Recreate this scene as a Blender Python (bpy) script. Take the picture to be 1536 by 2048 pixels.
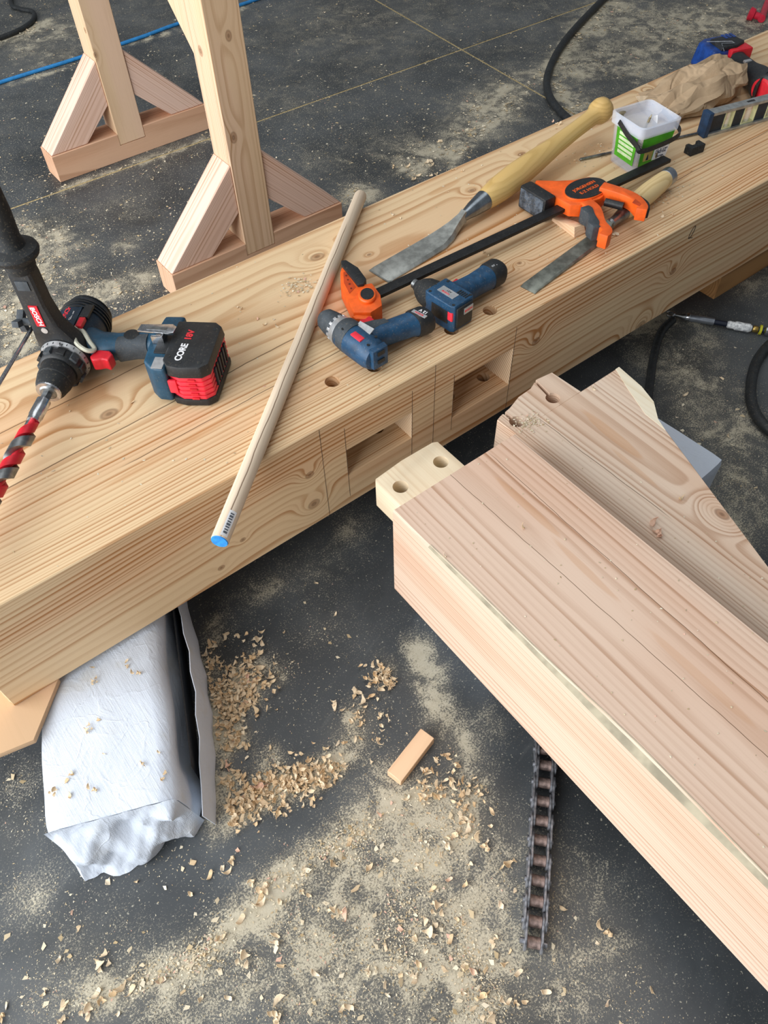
import bpy, bmesh, math, random
from mathutils import Vector, Matrix
import numpy as np

random.seed(7)
PI = math.pi
sc = bpy.context.scene
COL = sc.collection
for o in list(bpy.data.objects):
    bpy.data.objects.remove(o)

# ------------------------------------------------------------------ camera
CAM_R = Matrix(((0.791656, 0.493711, -0.359903), (-0.610557, 0.617737, -0.495602), (-0.022359, 0.612087, 0.790474)))
CAM_P = Vector((-0.64881527, -0.73372853, 1.21636163))
FPX = 1551.88
cam = bpy.data.cameras.new('camera')
cam.sensor_width = 36.0
cam.lens = FPX / 2048.0 * 36.0
cam.clip_start = 0.02
cam_o = bpy.data.objects.new('camera', cam)
COL.objects.link(cam_o)
cam_o.matrix_world = Matrix.Translation(CAM_P) @ CAM_R.to_4x4()
sc.camera = cam_o

# ------------------------------------------------------------------ light
world = bpy.data.worlds.new('world')
sc.world = world
world.use_nodes = True
wb = world.node_tree.nodes['Background']
wb.inputs[0].default_value = (0.90, 0.95, 1.0, 1)
wb.inputs[1].default_value = 0.22


def area(name, loc, target, sx, sy, power, col):
    l = bpy.data.lights.new(name, 'AREA')
    l.shape = 'RECTANGLE'
    l.size, l.size_y, l.energy, l.color = sx, sy, power, col
    o = bpy.data.objects.new(name, l)
    COL.objects.link(o)
    o.location = loc
    o.rotation_euler = (Vector(target) - Vector(loc)).to_track_quat('-Z', 'Y').to_euler()
    return o


# daylight through the tall open workshop door on the left, and an added overhead fill for the top faces
area('door_daylight', (-2.7, 0.55, 1.60), (3.0, 0.65, 1.1), 4.4, 3.1, 232, (0.97, 0.985, 1.0))
area('overhead_fill', (0.0, 0.8, 5.0), (0.1, 0.3, 0.0), 5.0, 3.0, 72, (0.97, 0.99, 1.0))

vs = sc.view_settings
vs.view_transform = 'Standard'
vs.look = 'None'
vs.exposure = 0.0
vs.gamma = 1.0
vs.use_curve_mapping = False
sc.display_settings.display_device = 'sRGB'

TOP = 0.352          # top of the long beam
BOT = 0.132          # its underside


# ------------------------------------------------------------------ shader kit
def lin(c):
    if isinstance(c, str):
        c = c.lstrip('#')
        c = [int(c[i:i + 2], 16) for i in (0, 2, 4)]
    out = []
    for v in c[:3]:
        v /= 255.0
        out.append(v / 12.92 if v <= 0.04045 else ((v + 0.055) / 1.055) ** 2.4)
    return (*out, 1.0)


class NT:
    """tiny expression builder on top of shader nodes"""

    def __init__(self, mat):
        mat.use_nodes = True
        self.t = mat.node_tree
        self.t.nodes.clear()
        self.out = self.t.nodes.new('ShaderNodeOutputMaterial')

    def n(self, kind, **kw):
        nd = self.t.nodes.new(kind)
        for k, v in kw.items():
            setattr(nd, k, v)
        return nd

    def put(self, sock, val):
        if isinstance(val, X):
            val = val.s
        if isinstance(val, bpy.types.NodeSocket):
            self.t.links.new(val, sock)
        else:
            sock.default_value = val

    def m(self, op, a, b=None, c=None):
        nd = self.n('ShaderNodeMath', operation=op)
        for i, v in enumerate((a, b, c)):
            if v is not None:
                self.put(nd.inputs[i], v)
        return X(self, nd.outputs[0])

    def coords(self, which='Object'):
        tc = self.n('ShaderNodeTexCoord')
        sp = self.n('ShaderNodeSeparateXYZ')
        self.t.links.new(tc.outputs[which], sp.inputs[0])
        return [X(self, sp.outputs[i]) for i in range(3)]

    def vec(self, x, y, z):
        cb = self.n('ShaderNodeCombineXYZ')
        for i, v in enumerate((x, y, z)):
            self.put(cb.inputs[i], v)
        return X(self, cb.outputs[0])

    def noise(self, v, scale=1.0, detail=2.0, rough=0.5, dist=0.0):
        nd = self.n('ShaderNodeTexNoise')
        self.put(nd.inputs['Vector'], v)
        nd.inputs['Scale'].default_value = scale
        nd.inputs['Detail'].default_value = detail
        nd.inputs['Roughness'].default_value = rough
        nd.inputs['Distortion'].default_value = dist
        return X(self, nd.outputs[0])

    def hash(self, w):
        nd = self.n('ShaderNodeTexWhiteNoise', noise_dimensions='1D')
        self.put(nd.inputs['W'], w)
        return X(self, nd.outputs['Value'])

    def step(self, v, a, b, smooth=True):
        nd = self.n('ShaderNodeMapRange')
        nd.interpolation_type = 'SMOOTHSTEP' if smooth else 'LINEAR'
        self.put(nd.inputs[0], v)
        self.put(nd.inputs[1], a)
        self.put(nd.inputs[2], b)
        return X(self, nd.outputs[0])

    def mix(self, f, a, b):
        nd = self.n('ShaderNodeMix', data_type='RGBA')
        self.put(nd.inputs[0], f)
        self.put(nd.inputs[6], a)
        self.put(nd.inputs[7], b)
        return X(self, nd.outputs[2])

    def attr(self, name):
        nd = self.n('ShaderNodeAttribute', attribute_name=name)
        return X(self, nd.outputs['Fac'])

    def bump(self, h, strength=0.3, dist=0.001):
        nd = self.n('ShaderNodeBump')
        nd.inputs['Strength'].default_value = strength
        nd.inputs['Distance'].default_value = dist
        self.put(nd.inputs['Height'], h)
        return X(self, nd.outputs[0])

    def bsdf(self, color, rough=0.5, metal=0.0, normal=None, spec=0.5, **kw):
        b = self.n('ShaderNodeBsdfPrincipled')
        self.put(b.inputs['Base Color'], color)
        self.put(b.inputs['Roughness'], rough)
        self.put(b.inputs['Metallic'], metal)
        b.inputs['Specular IOR Level'].default_value = spec
        if normal is not None:
            self.put(b.inputs['Normal'], normal)
        for k, v in kw.items():
            self.put(b.inputs[k.replace('_', ' ')], v)
        self.t.links.new(b.outputs[0], self.out.inputs[0])
        return b


class X:
    def __init__(self, nt, s):
        self.nt, self.s = nt, s

    def __add__(self, o): return self.nt.m('ADD', self, o)
    __radd__ = __add__
    def __sub__(self, o): return self.nt.m('SUBTRACT', self, o)
    def __rsub__(self, o): return self.nt.m('SUBTRACT', o, self)
    def __mul__(self, o): return self.nt.m('MULTIPLY', self, o)
    __rmul__ = __mul__
    def __truediv__(self, o): return self.nt.m('DIVIDE', self, o)
    def sqrt(self): return self.nt.m('SQRT', self)
    def fract(self): return self.nt.m('FRACT', self)
    def floor(self): return self.nt.m('FLOOR', self)
    def exp(self): return self.nt.m('EXPONENT', self)
    def sin(self): return self.nt.m('SINE', self)
    def abs(self): return self.nt.m('ABSOLUTE', self)
    def clamp(self): return self.nt.m('MINIMUM', self.nt.m('MAXIMUM', self, 0.0), 1.0)


def wood(name, light, dark, axis='X', pith=(0.2, 0.0), gap=0.007, warp=0.02, knots=(), seed=0.0, streaks=(), spread=5.0,
         tone='#e2b08c', contrast=0.8, rough=0.62, longf=0.9, checks=()):
    mt = bpy.data.materials.new(name)
    N = NT(mt)
    x, y, z = N.coords()
    g, a, b = {'X': (x, y, z), 'Y': (y, x, z), 'Z': (z, x, y)}[axis]
    n1 = N.noise(N.vec(g * longf + seed, a * 3.2 + seed * 2, b * 3.2), 1.0, 2.0, 0.45) - 0.5
    n2 = N.noise(N.vec(g * 4.0 + seed, a * 22.0, b * 22.0 + seed), 1.0, 2.0, 0.5) - 0.5
    da, db = a - pith[0], b - pith[1]
    r = (da * da + db * db).sqrt() + n1 * (warp * 2.0) + n2 * (gap * 0.55)
    kmask = None
    kring = None
    for (kg, ka, kb, kr, ks) in knots:
        dg, dA, dB = g - kg, a - ka, b - kb
        q = dg * dg * 0.45 + dA * dA + dB * dB * 0.6
        d = q.sqrt()
        r = r + (q * (-1.0 / (2.6 * kr) ** 2)).exp() * ks
        km = 1.0 - N.step(d + n2 * kr * 0.4, kr * 0.6, kr * 1.05)
        kmask = km if kmask is None else N.m('MAXIMUM', kmask, km)
        rg = (d * (9.0 / kr) + n2 * 6.0).sin() * 0.5 + 0.5
        kring = rg * km if kring is None else N.m('MAXIMUM', kring, rg * km)
    big = N.noise(N.vec(g * 1.7 + seed, a * 9.0, b * 9.0), 1.0, 2.0)
    t = r / gap + (N.noise(N.vec(r * (0.16 / gap), seed, 0.0), 1.0, 2.0, 0.6) - 0.5) * spread
    fr, idx = t.fract(), t.floor()
    late = N.step(fr, 0.30, 0.86) * (1.0 - N.step(fr, 0.88, 1.0))
    late = late * (N.hash(idx) * 0.95 + 0.28) * (N.step(big, 0.3, 0.75) * 0.6 + 0.55)
    fib = N.noise(N.vec(g * 9.0, a * 330.0, b * 330.0), 1.0, 2.0, 0.6)
    pore = N.noise(N.vec(g * 40.0, a * 900.0, b * 900.0), 1.0, 1.0)
    base = N.mix(N.step(big, 0.42, 0.68) * 0.7, lin(light), lin(tone))
    f = (late * contrast + (fib - 0.5) * 0.34 + (pore - 0.5) * 0.10).clamp()
    col = N.mix(f, base, lin(dark))
    for (sg, sa, sl, sw, st) in streaks:
        # resin-stained streaks along the grain
        e = ((g - sg) * (1.0 / (sl * 1.5))), ((a - sa - (g - sg) * 0.03 + n1 * 0.05) * (1.0 / (sw * 0.8)))
        em = 1.0 - N.step((e[0] * e[0] + e[1] * e[1]).sqrt() + n2 * 1.3 + (fib - 0.5) * 0.5, 0.72, 1.0)
        col = N.mix(em * (st * 0.62), col, lin('#c0854c'))
    if kmask is not None:
        col = N.mix(kmask * 0.5, col, lin('#8a5a34'))
        col = N.mix(kring * 0.45, col, lin('#4a2c16'))
    for (cg0, cg1, ca, slope, w) in checks:
        # drying checks: hair cracks along the grain
        wob = N.noise(N.vec(g * 14.0 + seed, 3.0 + ca * 9.0, 0.0), 1.0, 3.0) - 0.5
        dd = (a - ca - (g - cg0) * slope - wob * 0.006).abs()
        ms = (1.0 - N.step(dd, w * 0.4, w)) * N.step(g, cg0 - 0.02, cg0 + 0.02) * (1.0 - N.step(g, cg1 - 0.02, cg1 + 0.02))
        col = N.mix(ms * 0.8, col, lin('#5d3d22'))
    nrm = N.bump(fib * 0.5 - late * 0.3, 0.12, 0.0006)
    N.bsdf(col, rough, 0.0, nrm, 0.35)
    return mt


def endgrain(name, light, dark, plane='YZ', centre=(0.2, 0.0), gap=0.006):
    mt = bpy.data.materials.new(name)
    N = NT(mt)
    x, y, z = N.coords()
    a, b = {'YZ': (y, z), 'XZ': (x, z), 'XY': (x, y)}[plane]
    da, db = a - centre[0], b - centre[1]
    n = N.noise(N.vec(x * 14.0, y * 14.0, z * 14.0), 1.0, 2.0) - 0.5
    fr = (((da * da + db * db).sqrt() + n * 0.006) / gap).fract()
    late = N.step(fr, 0.3, 0.9) * (1.0 - N.step(fr, 0.93, 1.0))
    sp = N.noise(N.vec(x * 700.0, y * 700.0, z * 700.0), 1.0, 1.0)
    N.bsdf(N.mix((late * 0.7 + (sp - 0.5) * 0.3).clamp(), lin(light), lin(dark)), 0.8, 0.0, None, 0.2)
    return mt


MATS = {}


def plain(name, col, rough=0.5, metal=0.0, var=0.08, scale=60.0, spec=0.5, bump=0.0, dirt=0.0, **kw):
    """painted / moulded surface with slight procedural tone change and handling dust"""
    if name in MATS:
        return MATS[name]
    mt = bpy.data.materials.new(name)
    N = NT(mt)
    x, y, z = N.coords()
    v = N.vec(x, y, z)
    n = N.noise(v, scale, 3.0, 0.6)
    c = lin(col)
    dk = tuple(q * (1 - 2.2 * var) for q in c[:3]) + (1,)
    lt = tuple(min(1, q * (1 + 1.6 * var)) for q in c[:3]) + (1,)
    color = N.mix(N.step(n, 0.3, 0.7), dk, lt)
    if dirt > 0:
        d = N.step(N.noise(v, scale * 5, 4.0, 0.7), 0.55, 0.72) * dirt
        color = N.mix(d, color, lin('#b5a588'))
    nr = N.bump(n, bump, 0.001) if bump > 0 else None
    N.bsdf(color, rough, metal, nr, spec, **kw)
    MATS[name] = mt
    return mt


# ------------------------------------------------------------------ mesh kit
def put(o, parent=None):
    COL.objects.link(o)
    if parent is not None:
        o.parent = parent
    return o


def tag(o, label=None, cat=None, group=None, kind=None):
    for k, v in (('label', label), ('category', cat), ('group', group), ('kind', kind)):
        if v:
            o[k] = v
    return o


def empty(name, loc=(0, 0, 0), rz=0.0, label=None, cat=None, group=None):
    o = bpy.data.objects.new(name, None)
    o.empty_display_size = 0.02
    o.location = loc
    o.rotation_euler = (0, 0, rz)
    put(o)
    return tag(o, label, cat, group)


def frame(d, up=(0, 0, 1)):
    d = Vector(d).normalized()
    u = Vector(up)
    if abs(d.dot(u)) > 0.98:
        u = Vector((1, 0, 0))
    s = d.cross(u).normalized()
    return d, s, s.cross(d).normalized()


class MB:
    def __init__(self):
        self.v, self.f = [], []

    def add(self, vs_, fs):
        k = len(self.v)
        self.v += [tuple(p) for p in vs_]
        self.f += [tuple(i + k for i in f) for f in fs]
        return self

    def box(self, x0, x1, y0, y1, z0, z1):
        return self.add([(x, y, z) for z in (z0, z1) for (x, y) in ((x0, y0), (x1, y0), (x1, y1), (x0, y1))],
                        [(3, 2, 1, 0), (4, 5, 6, 7), (0, 1, 5, 4), (1, 2, 6, 5), (2, 3, 7, 6), (3, 0, 4, 7)])

    def obox(self, c, size, mat):
        c = Vector(c)
        h = [s / 2 for s in size]
        P = [(-1, -1, -1), (1, -1, -1), (1, 1, -1), (-1, 1, -1), (-1, -1, 1), (1, -1, 1), (1, 1, 1), (-1, 1, 1)]
        return self.add([c + mat @ Vector((p[0] * h[0], p[1] * h[1], p[2] * h[2])) for p in P],
                        [(3, 2, 1, 0), (4, 5, 6, 7), (0, 1, 5, 4), (1, 2, 6, 5), (2, 3, 7, 6), (3, 0, 4, 7)])

    def prism(self, poly, z0, z1, mat=None, top_scale=None):
        n = len(poly)
        cx = sum(p[0] for p in poly) / n
        cy = sum(p[1] for p in poly) / n
        s = top_scale or 1.0
        vv = [Vector((p[0], p[1], z0)) for p in poly] + [Vector((cx + (p[0] - cx) * s, cy + (p[1] - cy) * s, z1)) for p in poly]
        if mat is not None:
            vv = [mat @ q for q in vv]
        area2 = sum(poly[i][0] * poly[(i + 1) % n][1] - poly[(i + 1) % n][0] * poly[i][1] for i in range(n))
        ff = [tuple(range(n - 1, -1, -1)), tuple(range(n, 2 * n))] + [(i, (i + 1) % n, n + (i + 1) % n, n + i) for i in range(n)]
        if area2 < 0:
            ff = [tuple(reversed(q)) for q in ff]
        return self.add(vv, ff)

    def lathe(self, prof, org=(0, 0, 0), d=(1, 0, 0), seg=24, cap=True, phase=0.0, squash=1.0):
        org = Vector(org)
        D, S, U = frame(d)
        vv, ff = [], []
        for (t, r) in prof:
            for k in range(seg):
                a = phase + 2 * PI * k / seg
                vv.append(org + D * t + S * (math.cos(a) * r) + U * (math.sin(a) * r * squash))
        for i in range(len(prof) - 1):
            for k in range(seg):
                k2 = (k + 1) % seg
                ff.append((i * seg + k, i * seg + k2, (i + 1) * seg + k2, (i + 1) * seg + k))
        if cap:
            ff.append(tuple(reversed(range(seg))))
            ff.append(tuple(range((len(prof) - 1) * seg, len(prof) * seg)))
        return self.add(vv, ff)

    def rings(self, rings, cap=True, closed=True):
        n = len(rings[0])
        vv, ff = [], []
        for r in rings:
            vv += r
        for i in range(len(rings) - 1):
            for k in range(n if closed else n - 1):
                k2 = (k + 1) % n
                ff.append((i * n + k, i * n + k2, (i + 1) * n + k2, (i + 1) * n + k))
        if cap:
            ff.append(tuple(reversed(range(n))))
            ff.append(tuple(range((len(rings) - 1) * n, len(rings) * n)))
        return self.add(vv, ff)

    def tube(self, pts, r, seg=10, cap=True):
        pts = [Vector(p) for p in pts]
        rs = r if isinstance(r, (list, tuple)) else [r] * len(pts)
        prev = None
        rg = []
        for i, p in enumerate(pts):
            d = (pts[min(i + 1, len(pts) - 1)] - pts[max(i - 1, 0)]).normalized()
            if prev is None:
                _, s, u = frame(d)
            else:
                s = (prev - d * prev.dot(d)).normalized()
                u = s.cross(d).normalized()
            prev = s
            rg.append([p + s * (math.cos(2 * PI * k / seg) * rs[i]) + u * (math.sin(2 * PI * k / seg) * rs[i]) for k in range(seg)])
        return self.rings(rg, cap)

    def build(self, name, mat=None, parent=None, bevel=0.0, segs=2, angle=38, flat=False, kind=None):
        me = bpy.data.meshes.new(name)
        bm = bmesh.new()
        bv = [bm.verts.new(p) for p in self.v]
        for f in self.f:
            try:
                bm.faces.new([bv[i] for i in f])
            except ValueError:
                pass
        bmesh.ops.recalc_face_normals(bm, faces=bm.faces)
        if bevel > 0:
            bm.normal_update()
            ed = [e for e in bm.edges if len(e.link_faces) == 2 and e.calc_face_angle(0) > math.radians(28)]
            bmesh.ops.bevel(bm, geom=ed, offset=bevel, segments=segs, profile=0.6, affect='EDGES', clamp_overlap=True)
        bm.to_mesh(me)
        bm.free()
        if not flat:
            me.shade_smooth()
            me.set_sharp_from_angle(angle=math.radians(angle))
        if mat:
            me.materials.append(mat)
        o = bpy.data.objects.new(name, me)
        put(o, parent)
        if kind:
            o['kind'] = kind
        return o


def spline(pts, n=8):
    """Catmull-Rom through 3D points"""
    P = [Vector(p) for p in pts]
    P = [P[0] * 2 - P[1]] + P + [P[-1] * 2 - P[-2]]
    out = []
    for i in range(1, len(P) - 2):
        for k in range(n):
            t = k / n
            a, b, c, d = P[i - 1], P[i], P[i + 1], P[i + 2]
            out.append(0.5 * ((2 * b) + (c - a) * t + (2 * a - 5 * b + 4 * c - d) * t * t + (3 * b - a - 3 * c + d) * t ** 3))
    out.append(P[-2])
    return out


def carve(o, cutters):
    """boolean the cutter meshes (MB) out of object o and bake the result"""
    tmp = []
    for c in cutters:
        co = c.build('cutter')
        tmp.append(co)
        md = o.modifiers.new('cut', 'BOOLEAN')
        md.operation = 'DIFFERENCE'
        md.solver = 'EXACT'
        md.object = co
    dg = bpy.context.evaluated_depsgraph_get()
    me = bpy.data.meshes.new_from_object(o.evaluated_get(dg))
    o.modifiers.clear()
    old = o.data
    o.data = me
    bpy.data.meshes.remove(old)
    for c in tmp:
        m = c.data
        bpy.data.objects.remove(c)
        bpy.data.meshes.remove(m)
    me.shade_smooth()
    me.set_sharp_from_angle(angle=math.radians(30))
    return o


def text(body, size, mat, parent, loc, xdir, up, name='lettering', bold=0.0, thick=0.0002, sx=1.0, align='CENTER'):
    """flat lettering: xdir = reading direction, up = top of the letters"""
    cu = bpy.data.curves.new(name, 'FONT')
    cu.body = body
    cu.size = size
    cu.extrude = thick
    cu.offset = bold
    cu.align_x = align
    cu.align_y = 'CENTER'
    cu.resolution_u = 3
    t = bpy.data.objects.new(name, cu)
    COL.objects.link(t)
    dg = bpy.context.evaluated_depsgraph_get()
    me = bpy.data.meshes.new_from_object(t.evaluated_get(dg))
    bpy.data.objects.remove(t)
    bpy.data.curves.remove(cu)
    xd = Vector(xdir).normalized()
    u = Vector(up)
    u = (u - xd * u.dot(xd)).normalized()
    M = Matrix((xd, u, xd.cross(u))).transposed().to_4x4()
    M.translation = Vector(loc)
    me.transform(M @ Matrix.Diagonal((sx, 1, 1, 1)))
    me.materials.clear()
    me.materials.append(mat)
    o = bpy.data.objects.new(name, me)
    return put(o, parent)


def at(u, v, z):
    """the spot on the level plane z that was measured at (u, v) in the 1536x2048 photograph"""
    d = CAM_R @ Vector(((u - 768) / FPX, -(v - 1024) / FPX, -1))
    return CAM_P + d * ((z - CAM_P.z) / d.z)
# ================================================================== FLOOR
def dust_field():
    """soft heaps of sawdust: x, y, radius (m), strength - all on the floor"""
    B = []

    def blob(u, v, r, s):
        p = at(u, v, 0)
        B.append((p.x, p.y, r * (CAM_P - p).length / FPX, s))

    def streak(pts, r, s, n=7):
        for i in range(len(pts) - 1):
            for k in range(n):
                t = k / n
                blob(pts[i][0] * (1 - t) + pts[i + 1][0] * t, pts[i][1] * (1 - t) + pts[i + 1][1] * t, r, s)
    # broad dusty fan in the foreground
    for (u, v, r, s) in [(900, 1800, 130, .62), (760, 1860, 130, .6), (640, 1900, 120, .55), (980, 1950, 150, .6), (820, 2000, 140, .55),
                         (620, 2010, 120, .42), (480, 1960, 90, .5), (330, 2000, 110, .38), (150, 1960, 120, .38), (1150, 1990, 110, .38), (700, 1720, 90, .5),
                         (830, 1680, 110, .55), (930, 1650, 90, .62), (560, 1790, 70, .45), (760, 1610, 70, .45), (880, 1440, 60, .5), (850, 1350, 50, .5),
                         (700, 1480, 60, .5), (720, 1440, 40, .6), (800, 1560, 60, .55), (940, 1560, 50, .6), (970, 1450, 40, .5), (1040, 1700, 60, .35),
                         (1160, 1780, 90, .35), (1230, 1900, 70, .3), (60, 1800, 60, .35), (30, 1660, 60, .3), (40, 1560, 50, .3)]:
        blob(u, v, r, s)
    streak([(400, 1920), (520, 1800), (600, 1740), (740, 1640), (880, 1560)], 34, .62)
    streak([(180, 2000), (300, 1960), (420, 1900)], 34, .5)
    streak([(830, 1290), (860, 1350), (880, 1420), (940, 1530)], 26, .7)
    # heaps beside the white bundle
    for (u, v, r, s) in [(440, 1440, 36, 1.3), (430, 1400, 30, 1.2), (500, 1350, 40, 1.0), (480, 1385, 40, 1.2), (425, 1260, 30, .8), (560, 1350, 26, .7),
                         (460, 1480, 34, 1.2), (440, 1560, 36, 1.0), (430, 1630, 26, 1.0), (500, 1600, 30, 1.1), (560, 1570, 34, 1.1), (620, 1550, 34, 1.0),
                         (680, 1530, 26, .8), (540, 1520, 30, .7), (410, 1330, 24, 1.0), (770, 1355, 24, 1.0), (775, 1330, 16, .9)]:
        blob(u, v, r, s)
    streak([(430, 1650), (520, 1600), (600, 1565), (690, 1530)], 18, .8)
    # shade between beam and tenoned timber
    for (u, v, r, s) in [(500, 1190, 60, .3), (600, 1150, 60, .3), (540, 1180, 26, .7), (650, 1130, 60, .3), (700, 1060, 60, .3), (690, 1060, 22, .6), (650, 1250, 70, .2),
                         (1000, 900, 40, .3), (1330, 720, 80, .45), (1400, 790, 90, .5), (1460, 870, 80, .6), (1480, 960, 70, .6), (1400, 690, 60, .45), (1290, 660, 50, .6), (1320, 640, 40, .7),
                         (1500, 560, 60, .5), (1500, 1040, 60, .5), (1380, 640, 30, .6), (1330, 900, 50, .4), (1450, 1080, 60, .5)]:
        blob(u, v, r, s)
    # far side of the beam
    for (u, v, r, s) in [(980, 220, 60, .75), (940, 260, 50, .8), (1010, 180, 40, .7), (880, 300, 40, .8), (830, 330, 36, .95), (800, 300, 60, .35), (720, 390, 40, .8),
                         (1080, 150, 40, .6), (1150, 200, 40, .7), (1160, 140, 40, .6), (1250, 120, 90, .45), (1350, 60, 100, .45), (1450, 40, 90, .45),
                         (1200, 60, 50, .5), (1230, 20, 60, .45), (120, 60, 50, .35), (60, 90, 40, .35), (100, 110, 50, .3), (60, 470, 60, .55), (110, 480, 34, .8), (50, 560, 60, .7),
                         (90, 520, 40, .7), (180, 590, 60, .6), (230, 580, 40, .8), (280, 560, 40, .6), (110, 620, 60, .6), (40, 660, 60, .7), (20, 610, 40, .8), (250, 490, 22, .8), (170, 490, 20, .7), (330, 300, 80, .15),
                         (660, 330, 90, .15), (560, 200, 90, .12), (700, 60, 120, .12), (240, 420, 60, .2), (30, 700, 40, .7), (150, 540, 30, .6)]:
        blob(u, v, r, s)
    streak([(900, 330), (960, 260), (1060, 170), (1150, 90), (1230, 0)], 14, .8)
    streak([(1110, 130), (1130, 90), (1180, 40), (1230, 0)], 14, .7)
    streak([(1110, 160), (1130, 200), (1150, 230)], 14, .8)
    streak([(0, 175), (150, 128), (360, 58), (510, 8)], 8, .7)
    streak([(420, 277), (300, 320), (200, 350), (110, 385)], 8, .7)
    streak([(0, 85), (60, 60), (110, 40)], 12, .7)
    return np.array(B)


DUST = dust_field()


def dust_at(x, y):
    """sawdust cover 0..1 at floor points (arrays)"""
    d = np.full(x.shape, 0.16)
    far = np.clip((x + y - 0.6) / 3.0, 0, 1)
    d = d + far * 0.16 + 0.05 * (y > 0.45)
    acc = np.zeros(x.shape)
    for (bx, by, r, s) in DUST:
        q = ((x - bx) ** 2 + (y - by) ** 2) / (r * r)
        acc = acc + (s * np.exp(-q * 1.1)) ** 2
    return np.clip(d + np.sqrt(acc), 0, 1.15)


def floor_material():
    mt = bpy.data.materials.new('dusty_concrete')
    N = NT(mt)
    x, y, z = N.coords('Object')
    v = N.vec(x, y, 0.0)
    den = N.attr('dust')
    cl = N.noise(v, 6.0, 6.0, 0.68, 0.5) - 0.5
    med = N.noise(v, 38.0, 5.0, 0.7, 0.6)
    fin = N.noise(v, 330.0, 3.0, 0.75)
    vf = N.noise(v, 1100.0, 1.0, 0.5)
    clump = N.step(N.noise(v, 13.0, 7.0, 0.72, 0.7), 0.38, 0.64)
    cover = den * (0.46 + clump * 0.58 + (med - 0.5) * 1.3) + cl * 0.35 * N.step(den, 0.1, 0.5)
    g = (fin - 0.5) * 1.5 + (vf - 0.5) * 0.7
    mask = N.step(cover * 0.80 + g, 0.27, 0.58)
    thick = N.step(cover * 0.8 + med * 0.4, 0.85, 1.15)
    mott = N.noise(v, 3.2, 5.0, 0.6, 0.3)
    scr = N.noise(N.vec(x * 9.0 + y * 3.0, y * 60.0 - x * 20.0, 0.0), 1.0, 3.0)
    con = N.mix(N.step(mott, 0.3, 0.72), lin('#35393c'), lin('#52575b'))
    con = N.mix(N.step(scr, 0.62, 0.8) * 0.25, con, lin('#6a6d6c'))
    film = N.step(den + (mott - 0.5) * 0.5, 0.1, 0.9) * 0.22
    con = N.mix(film, con, lin('#8c8472'))
    speck = N.step(N.noise(v, 210.0, 1.0) + N.step(y, 0.3, 1.4) * 0.045, 0.69, 0.73)
    con = N.mix(speck * 0.75, con, lin('#a9a596'))
    dcol = N.mix(med, lin('#b0a384'), lin('#ddd6c2'))
    dcol = N.mix(N.step(fin, 0.45, 0.65) * 0.5, dcol, lin('#d8d0ba'))
    col = N.mix(mask * 0.8, con, dcol)
    rough = mask * 0.45 + 0.42
    nr = N.bump(mask * 0.6 + fin * mask * 0.6 + cl * 0.02, 0.5, 0.0016)
    N.bsdf(col, rough, 0.0, nr, 0.45)
    return mt


M_FLOOR = floor_material()
M_JOINT = plain('joint_dust', '#b9a67c', 0.9, var=0.2, scale=200, spec=0.1)

floor = MB().box(-3.2, 4.6, -2.4, 5.2, -0.12, -0.0012).build('floor', M_JOINT)
floor['kind'] = 'structure'
tag(floor, 'dark grey concrete shop floor strewn with sawdust')


def joint_y(x): return 1.5805 - 0.0228 * x
def joint_x(y): return 1.312 + 0.080 * y


def slab(fx0, fx1, fy0, fy1, nx, ny):
    """concrete panel between two edge functions, with its dust cover stored per vertex"""
    gx, gy = np.meshgrid(np.linspace(0, 1, nx + 1), np.linspace(0, 1, ny + 1))
    xs = np.zeros_like(gx)
    ys = np.zeros_like(gx)
    for j in range(ny + 1):
        for i in range(nx + 1):
            u, v = gx[j, i], gy[j, i]
            x, y = 0.7, 0.7
            for _ in range(4):
                x = fx0(y) * (1 - u) + fx1(y) * u
                y = fy0(x) * (1 - v) + fy1(x) * v
            xs[j, i], ys[j, i] = x, y
    n = (nx + 1) * (ny + 1)
    top = np.stack([xs.ravel(), ys.ravel(), np.zeros(n)], 1)
    idx = np.arange(n).reshape(ny + 1, nx + 1)
    q = np.stack([idx[:-1, :-1], idx[:-1, 1:], idx[1:, 1:], idx[1:, :-1]], -1).reshape(-1, 4)
    rim = list(idx[0, :]) + list(idx[1:, -1]) + list(idx[-1, -2::-1]) + list(idx[-2:0:-1, 0])
    low = top[rim] + np.array([0, 0, -0.003])
    m = len(rim)
    side = [(rim[i], n + i, n + (i + 1) % m, rim[(i + 1) % m]) for i in range(m)]
    me = bpy.data.meshes.new('slab')
    me.from_pydata(np.concatenate([top, low]).tolist(), [], [tuple(int(k) for k in f) for f in q] + [tuple(int(k) for k in f) for f in side])
    at_ = me.attributes.new('dust', 'FLOAT', 'POINT')
    d = dust_at(xs.ravel(), ys.ravel())
    at_.data.foreach_set('value', np.concatenate([d, d[rim]]).astype(np.float32))
    me.materials.append(M_FLOOR)
    o = bpy.data.objects.new('slab', me)
    return put(o, floor)


GAP = 0.0042
slab(lambda y: -3.2, lambda y: joint_x(y) - GAP, lambda x: -2.4, lambda x: joint_y(x) - GAP, 170, 150)
slab(lambda y: joint_x(y) + GAP, lambda y: 4.6, lambda x: -2.4, lambda x: joint_y(x) - GAP, 100, 120)
slab(lambda y: -3.2, lambda y: joint_x(y) - GAP, lambda x: joint_y(x) + GAP, lambda x: 5.2, 130, 110)
slab(lambda y: joint_x(y) + GAP, lambda y: 4.6, lambda x: joint_y(x) + GAP, lambda x: 5.2, 90, 100)

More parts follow.
